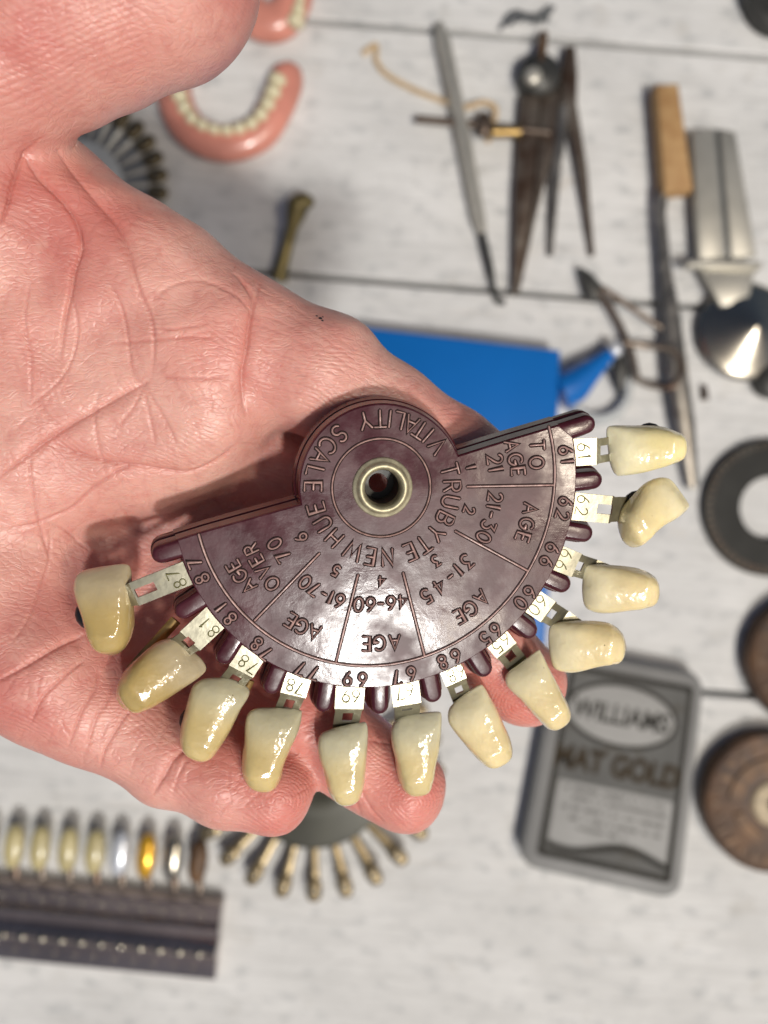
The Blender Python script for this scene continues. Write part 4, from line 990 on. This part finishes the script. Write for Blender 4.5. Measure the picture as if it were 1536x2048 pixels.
# brown reels
def reel(name, label, cx, cy, R):
    root = root_at(cx, cy, name, label, 'disc', 'brown embossed discs at the right edge'); h = 9; c = T(cx, cy, 0)
    MB().lathe((c.x, c.y, 0), [(3.2, 1), (3.2, h), (R*0.92, h), (R*0.97, h+0.6), (R, h-0.4), (R, 1)], n=72, close=True).build('disc', 'bronze', root)
    MB().lathe((c.x, c.y, 0), [(3.4, h+0.3), (4, h+1.6), (10, h+1.4), (11, h+0.2)], n=40).build('hub', 'cream', root)
    rg = random.Random(int(cx+cy))
    m = MB()
    for k_ in range(26):
        t = 2*math.pi*k_/26; r1 = R*(0.78+rg.random()*0.06); m.box((c.x+r1*math.cos(t), c.y+r1*math.sin(t), h+0.15), (2.5+rg.random()*3.5, 1.4+rg.random()*2.2, 0.7), t+rg.uniform(-.4, .4))
    m.build('embossed_border', 'bronze2', root)['kind'] = 'stuff'
    for (t0_, t1_, r1, r2) in ((40, 175, 0.46, 0.66), (195, 250, 0.46, 0.6), (275, 340, 0.46, 0.62)):
        m = MB(); n_ = 16
        a_ = [math.radians(t0_+(t1_-t0_)*k_/n_) for k_ in range(n_+1)]
        poly = [(c.x+R*r1*math.cos(x), c.y+R*r1*math.sin(x)) for x in a_]+[(c.x+R*r2*math.cos(x), c.y+R*r2*math.sin(x)) for x in reversed(a_)]
        m.prism(ccw(poly), [(h+1.0, -0.3), (h+0.7, 0), (h-0.2, 0)]); m.build('embossed_band', 'bronze2', root)
reel('embossed_disc', 'brown embossed disc with a pale hub lowest at the right edge', 1530, 1592, 33)
reel('embossed_disc', 'brown embossed disc above the other disc and right of the tin', 1612, 1316, 32)

# grey tin
tin = root_at(1225, 1560, 'flat_tin', 'flat grey rounded tin lettered MAT GOLD with an oval badge', 'tin')
def tin_pt(u, v, h):     # u 0..1 left to right, v 0..1 top to bottom
    a_, b_, c_, d_ = [T(*p, h) for p in ((1118, 1296), (1412, 1350), (1360, 1805), (1036, 1732))]
    return (a_*(1-u)+b_*u)*(1-v)+(d_*(1-u)+c_*u)*v
TH = 10
def rrect(u0, v0, u1, v1, r, h, n=6, asp=0.7):
    out = []
    for (cu, cv, s0_) in ((u1-r, v0+r*asp, 90), (u0+r, v0+r*asp, 180), (u0+r, v1-r*asp, 270), (u1-r, v1-r*asp, 0)):
        for k_ in range(n+1):
            t = math.radians(s0_-0+90*k_/n) if s0_ != 90 else math.radians(0+90*k_/n)
            if s0_ == 180: t = math.radians(90+90*k_/n)
            if s0_ == 270: t = math.radians(180+90*k_/n)
            if s0_ == 0: t = math.radians(270+90*k_/n)
            q = tin_pt(cu+r*math.cos(t), cv-r*asp*math.sin(t), h); out.append((q.x, q.y))
    return ccw(out)
MB().prism(rrect(0, 0, 1, 1, 0.12, TH), [(TH, -1.8), (TH-0.5, -0.8), (TH-1.8, 0), (TH/2+0.2, 0), (TH/2, -0.5), (TH/2-0.2, 0), (1.5, 0), (0.5, -1.2)]).build('case', 'tinlight', tin)
def flat(poly, h, mt, name): m = MB(); m.v = [(x, y, h) for x, y in poly]; m.f = [tuple(range(len(poly)))]; return m.build(name, mt, tin, smooth=False)
flat(rrect(0.095, 0.06, 0.93, 0.93, 0.03, TH), TH+0.05, 'tindark', 'printed_frame')
flat(rrect(0.13, 0.085, 0.895, 0.90, 0.02, TH), TH+0.10, 'tin', 'printed_field')
flat(rrect(0.15, 0.575, 0.885, 0.80, 0.02, TH), TH+0.15, 'tinlight', 'printed_panel')
el = lambda ru, rv, h: ccw([tuple(tin_pt(0.48+ru*math.cos(t), 0.245+rv*math.sin(t), h)[:2]) for t in [2*math.pi*k_/40 for k_ in range(40)]])
flat(el(0.375, 0.148, TH), TH+0.15, 'tindark', 'badge_border'); flat(el(0.35, 0.128, TH), TH+0.20, 'tinlight', 'badge')
wv_ = [tin_pt(0.15+0.735*k_/24, 0.83+0.03*math.sin(k_/24*2*math.pi+0.6), TH) for k_ in range(25)]+[tin_pt(0.15+0.735*k_/24, 0.775+0.0*k_, TH) for k_ in range(24, -1, -1)]
flat(ccw([tuple(p[:2]) for p in wv_]), TH+0.17, 'tinlight', 'printed_scroll')
wv2 = [tin_pt(0.14+0.755*k_/24, 0.865+0.025*math.sin(k_/24*2*math.pi+0.6), TH) for k_ in range(25)]+[tin_pt(0.14+0.755*k_/24, 0.84+0.028*math.sin(k_/24*2*math.pi+0.6), TH) for k_ in range(24, -1, -1)]
flat(ccw([tuple(p[:2]) for p in wv2]), TH+0.22, 'tindark', 'printed_wave')
def print_text(s, u, v, size, mt, h, xs=1.0, bold=0.0, name='lettering'):
    cu = bpy.data.curves.new('t', 'FONT'); cu.body = s; cu.size = size*MM; cu.align_x = 'CENTER'; cu.align_y = 'CENTER'; cu.offset = bold*MM; cu.extrude = 0.02*MM
    t = bpy.data.objects.new('t', cu); COL.objects.link(t)
    dg = bpy.context.evaluated_depsgraph_get(); me = bpy.data.meshes.new_from_object(t.evaluated_get(dg)); bpy.data.objects.remove(t)
    me.materials.clear(); me.materials.append(M[mt]); o = bpy.data.objects.new(name, me); COL.objects.link(o); o.parent = tin
    p = tin_pt(u, v, TH); q = tin_pt(u+0.1, v, TH); o.location = (p-tin.location/MM)*MM+Vector((0, 0, h*MM))
    o.rotation_euler = (0, 0, math.atan2(q.y-p.y, q.x-p.x)); o.scale = (xs, 1, 1); return o
print_text('WILLIAMS', 0.48, 0.25, 12.5, 'tindark', 0.30, 0.82, 0.3, 'badge_lettering')
print_text('MAT GOLD', 0.50, 0.475, 14.5, 'tingold', 0.25, 0.80, 0.7, 'title_lettering')
# the small print is out of focus: short dark dashes where the words stand
rg = random.Random(3); m = MB()
for r_i, v_ in enumerate((0.605, 0.645, 0.69, 0.735, 0.775)):
    u_ = 0.20+0.06*(r_i % 2)+(0.12 if r_i == 4 else 0)
    while u_ < (0.62 if r_i == 4 else 0.84):
        l_ = rg.uniform(0.006, 0.011)
        p = tin_pt(u_, v_, TH); m.box((p.x, p.y, TH+0.2), (l_*70, rg.uniform(1.1, 2.0), 0.12), math.atan2(-54, 294)); u_ += l_+0.0065+(0.03 if rg.random() < 0.2 else 0)
m.build('small_print', 'tindark', tin, smooth=False)['kind'] = 'stuff'

# gunmetal holder with a row of sample teeth
hold = root_at(215, 1860, 'shade_holder', 'dark polished metal bar holding a row of sample teeth, lower left', 'shade holder')
ha, hb = T(-260, 1738, 8), T(444, 1808, 8); hd = (hb-ha).normalized(); hs = Vector((hd.y, -hd.x, 0)); Wd = 37.5
prof = [(0, 1), (0, 7), (0.8, 8.5), (8.6, 9), (9.4, 11.0), (10.4, 11.6), (11.6, 11.0), (12.5, 8.2), (17, 7.6), (18.5, 8.4), (20.5, 11.2), (22.5, 11.8), (24.5, 10.4), (26, 8.0), (36, 7.0), (37.2, 6.0), (37.5, 1)]
m = MB(); prev = None
for e_ in (0, 1):
    base_ = Vector((ha.x, ha.y, 0)) if e_ == 0 else Vector((hb.x, hb.y, 0))
    r = m.ring([base_+hs*x+Vector((0, 0, z)) for x, z in prof])
    if prev: m.bridge(prev, r); m.f.append(tuple(r)); m.f.append(tuple(reversed(prev)))
    prev = r
m.build('bar', 'gun', hold, angle=35)
Lh = (hb-ha).length
for k_ in range(16):  # small chrome beads added to stand in for lamp glints on the bar
    for dx_, y_, sz_ in ((0, 5.2, 1.2), (4.1, 3.2, 0.9), (1.6, 31.0, 0.9)):
        p = Vector((ha.x, ha.y, 0))+hd*(Lh-9-dx_-k_*9.4)+hs*y_; MB().ell(p+Vector((0, 0, 8.7 if y_ < 20 else 7.4)), (sz_, sz_, 0.9), None, 10, 6).build('glint_bead', 'chrome', hold)
for k_ in range(17):       # more added beads, imitating the row of lamp glints along the ledge
    p = Vector((ha.x, ha.y, 0))+hd*(Lh-8-k_*9.2)+hs*22.5; MB().ell(p+Vector((0, 0, 11.2)), (2.6, 1.7, 1.5), Matrix.Rotation(math.atan2(hd.y, hd.x), 3, 'Z'), 14, 8).build('glint_bead', 'chrome', hold)
cols_ = ['bronze2', 'chrome', 'gold', 'silver', 'dteeth', 'dteeth', 'dteeth', 'dteeth', 'dteeth', 'dteeth']
mt_t = mat('yellow_sample_tooth', (0.50, 0.43, 0.22), 0.25, var=0.15, vscale=120, coat=0.4)
for k_, (cx_, cy_) in enumerate(((396, 1722), (346, 1716), (293, 1712), (240, 1708), (190, 1703), (136, 1699), (80, 1695), (28, 1692), (-26, 1688))):
    p = T(cx_, cy_, 9); a_ = math.radians(88)
    mname = cols_[k_]
    o = MB().ell(p, (4.6, 10.5, 3.6), Matrix.Rotation(math.radians(-6), 3, 'Z'), 18, 10, 0.9).build('sample_tooth', mt_t if mname == 'dteeth' else M[mname], hold)
    q = T(cx_+3, cy_+62, 8); MB().tube([p, q], [2.6, 2.2], 8, flat=0.5).build('stem', 'oldsteel', hold)

# bits at the top edge and scraps
r_ = root_at(1515, 25, 'dark_wheel', 'dark metal wheel cut off by the top right corner', 'wheel')
c = T(1560, 0, 0); MB().lathe((c.x, c.y, 0), [(4, 1), (4, 10), (9, 11), (10, 8), (15, 8), (17, 10), (20, 9), (20, 1)], n=40, close=True).build('wheel', 'dark', r_)
m = MB()
for k_ in range(5): m.tube(smooth_open([T(1000+k_*18, 60-k_*9, 1.5+k_), T(1030+k_*12, 22+k_*6, 4), T(1075+k_*6, 40-k_*7, 3), T(1108-k_*4, 14+k_*8, 1.5)], 5), 0.9, 6)
tag(m.build('wire_tangle', 'grease'), 'loose tangle of grey wire above the hinge of the dividers', 'wire')
tag(MB().tube([T(1408, 772, 1.6), T(1411, 800, 1.6)], [1.4, 1.8], 8).build('pin', 'oldsteel'), 'short dark pin lying alone below the polished bowl', 'pin')
r_ = root_at(1530, 765, 'black_knob', 'black knob at the right edge below the polished bowl', 'knob')
c = T(1536, 762, 0); MB().lathe((c.x, c.y, 0), [(0.3, 9), (5, 9), (8, 7), (9, 3), (9, 1)], n=28).build('knob', 'dark', r_)
print('objects', len(bpy.data.objects))
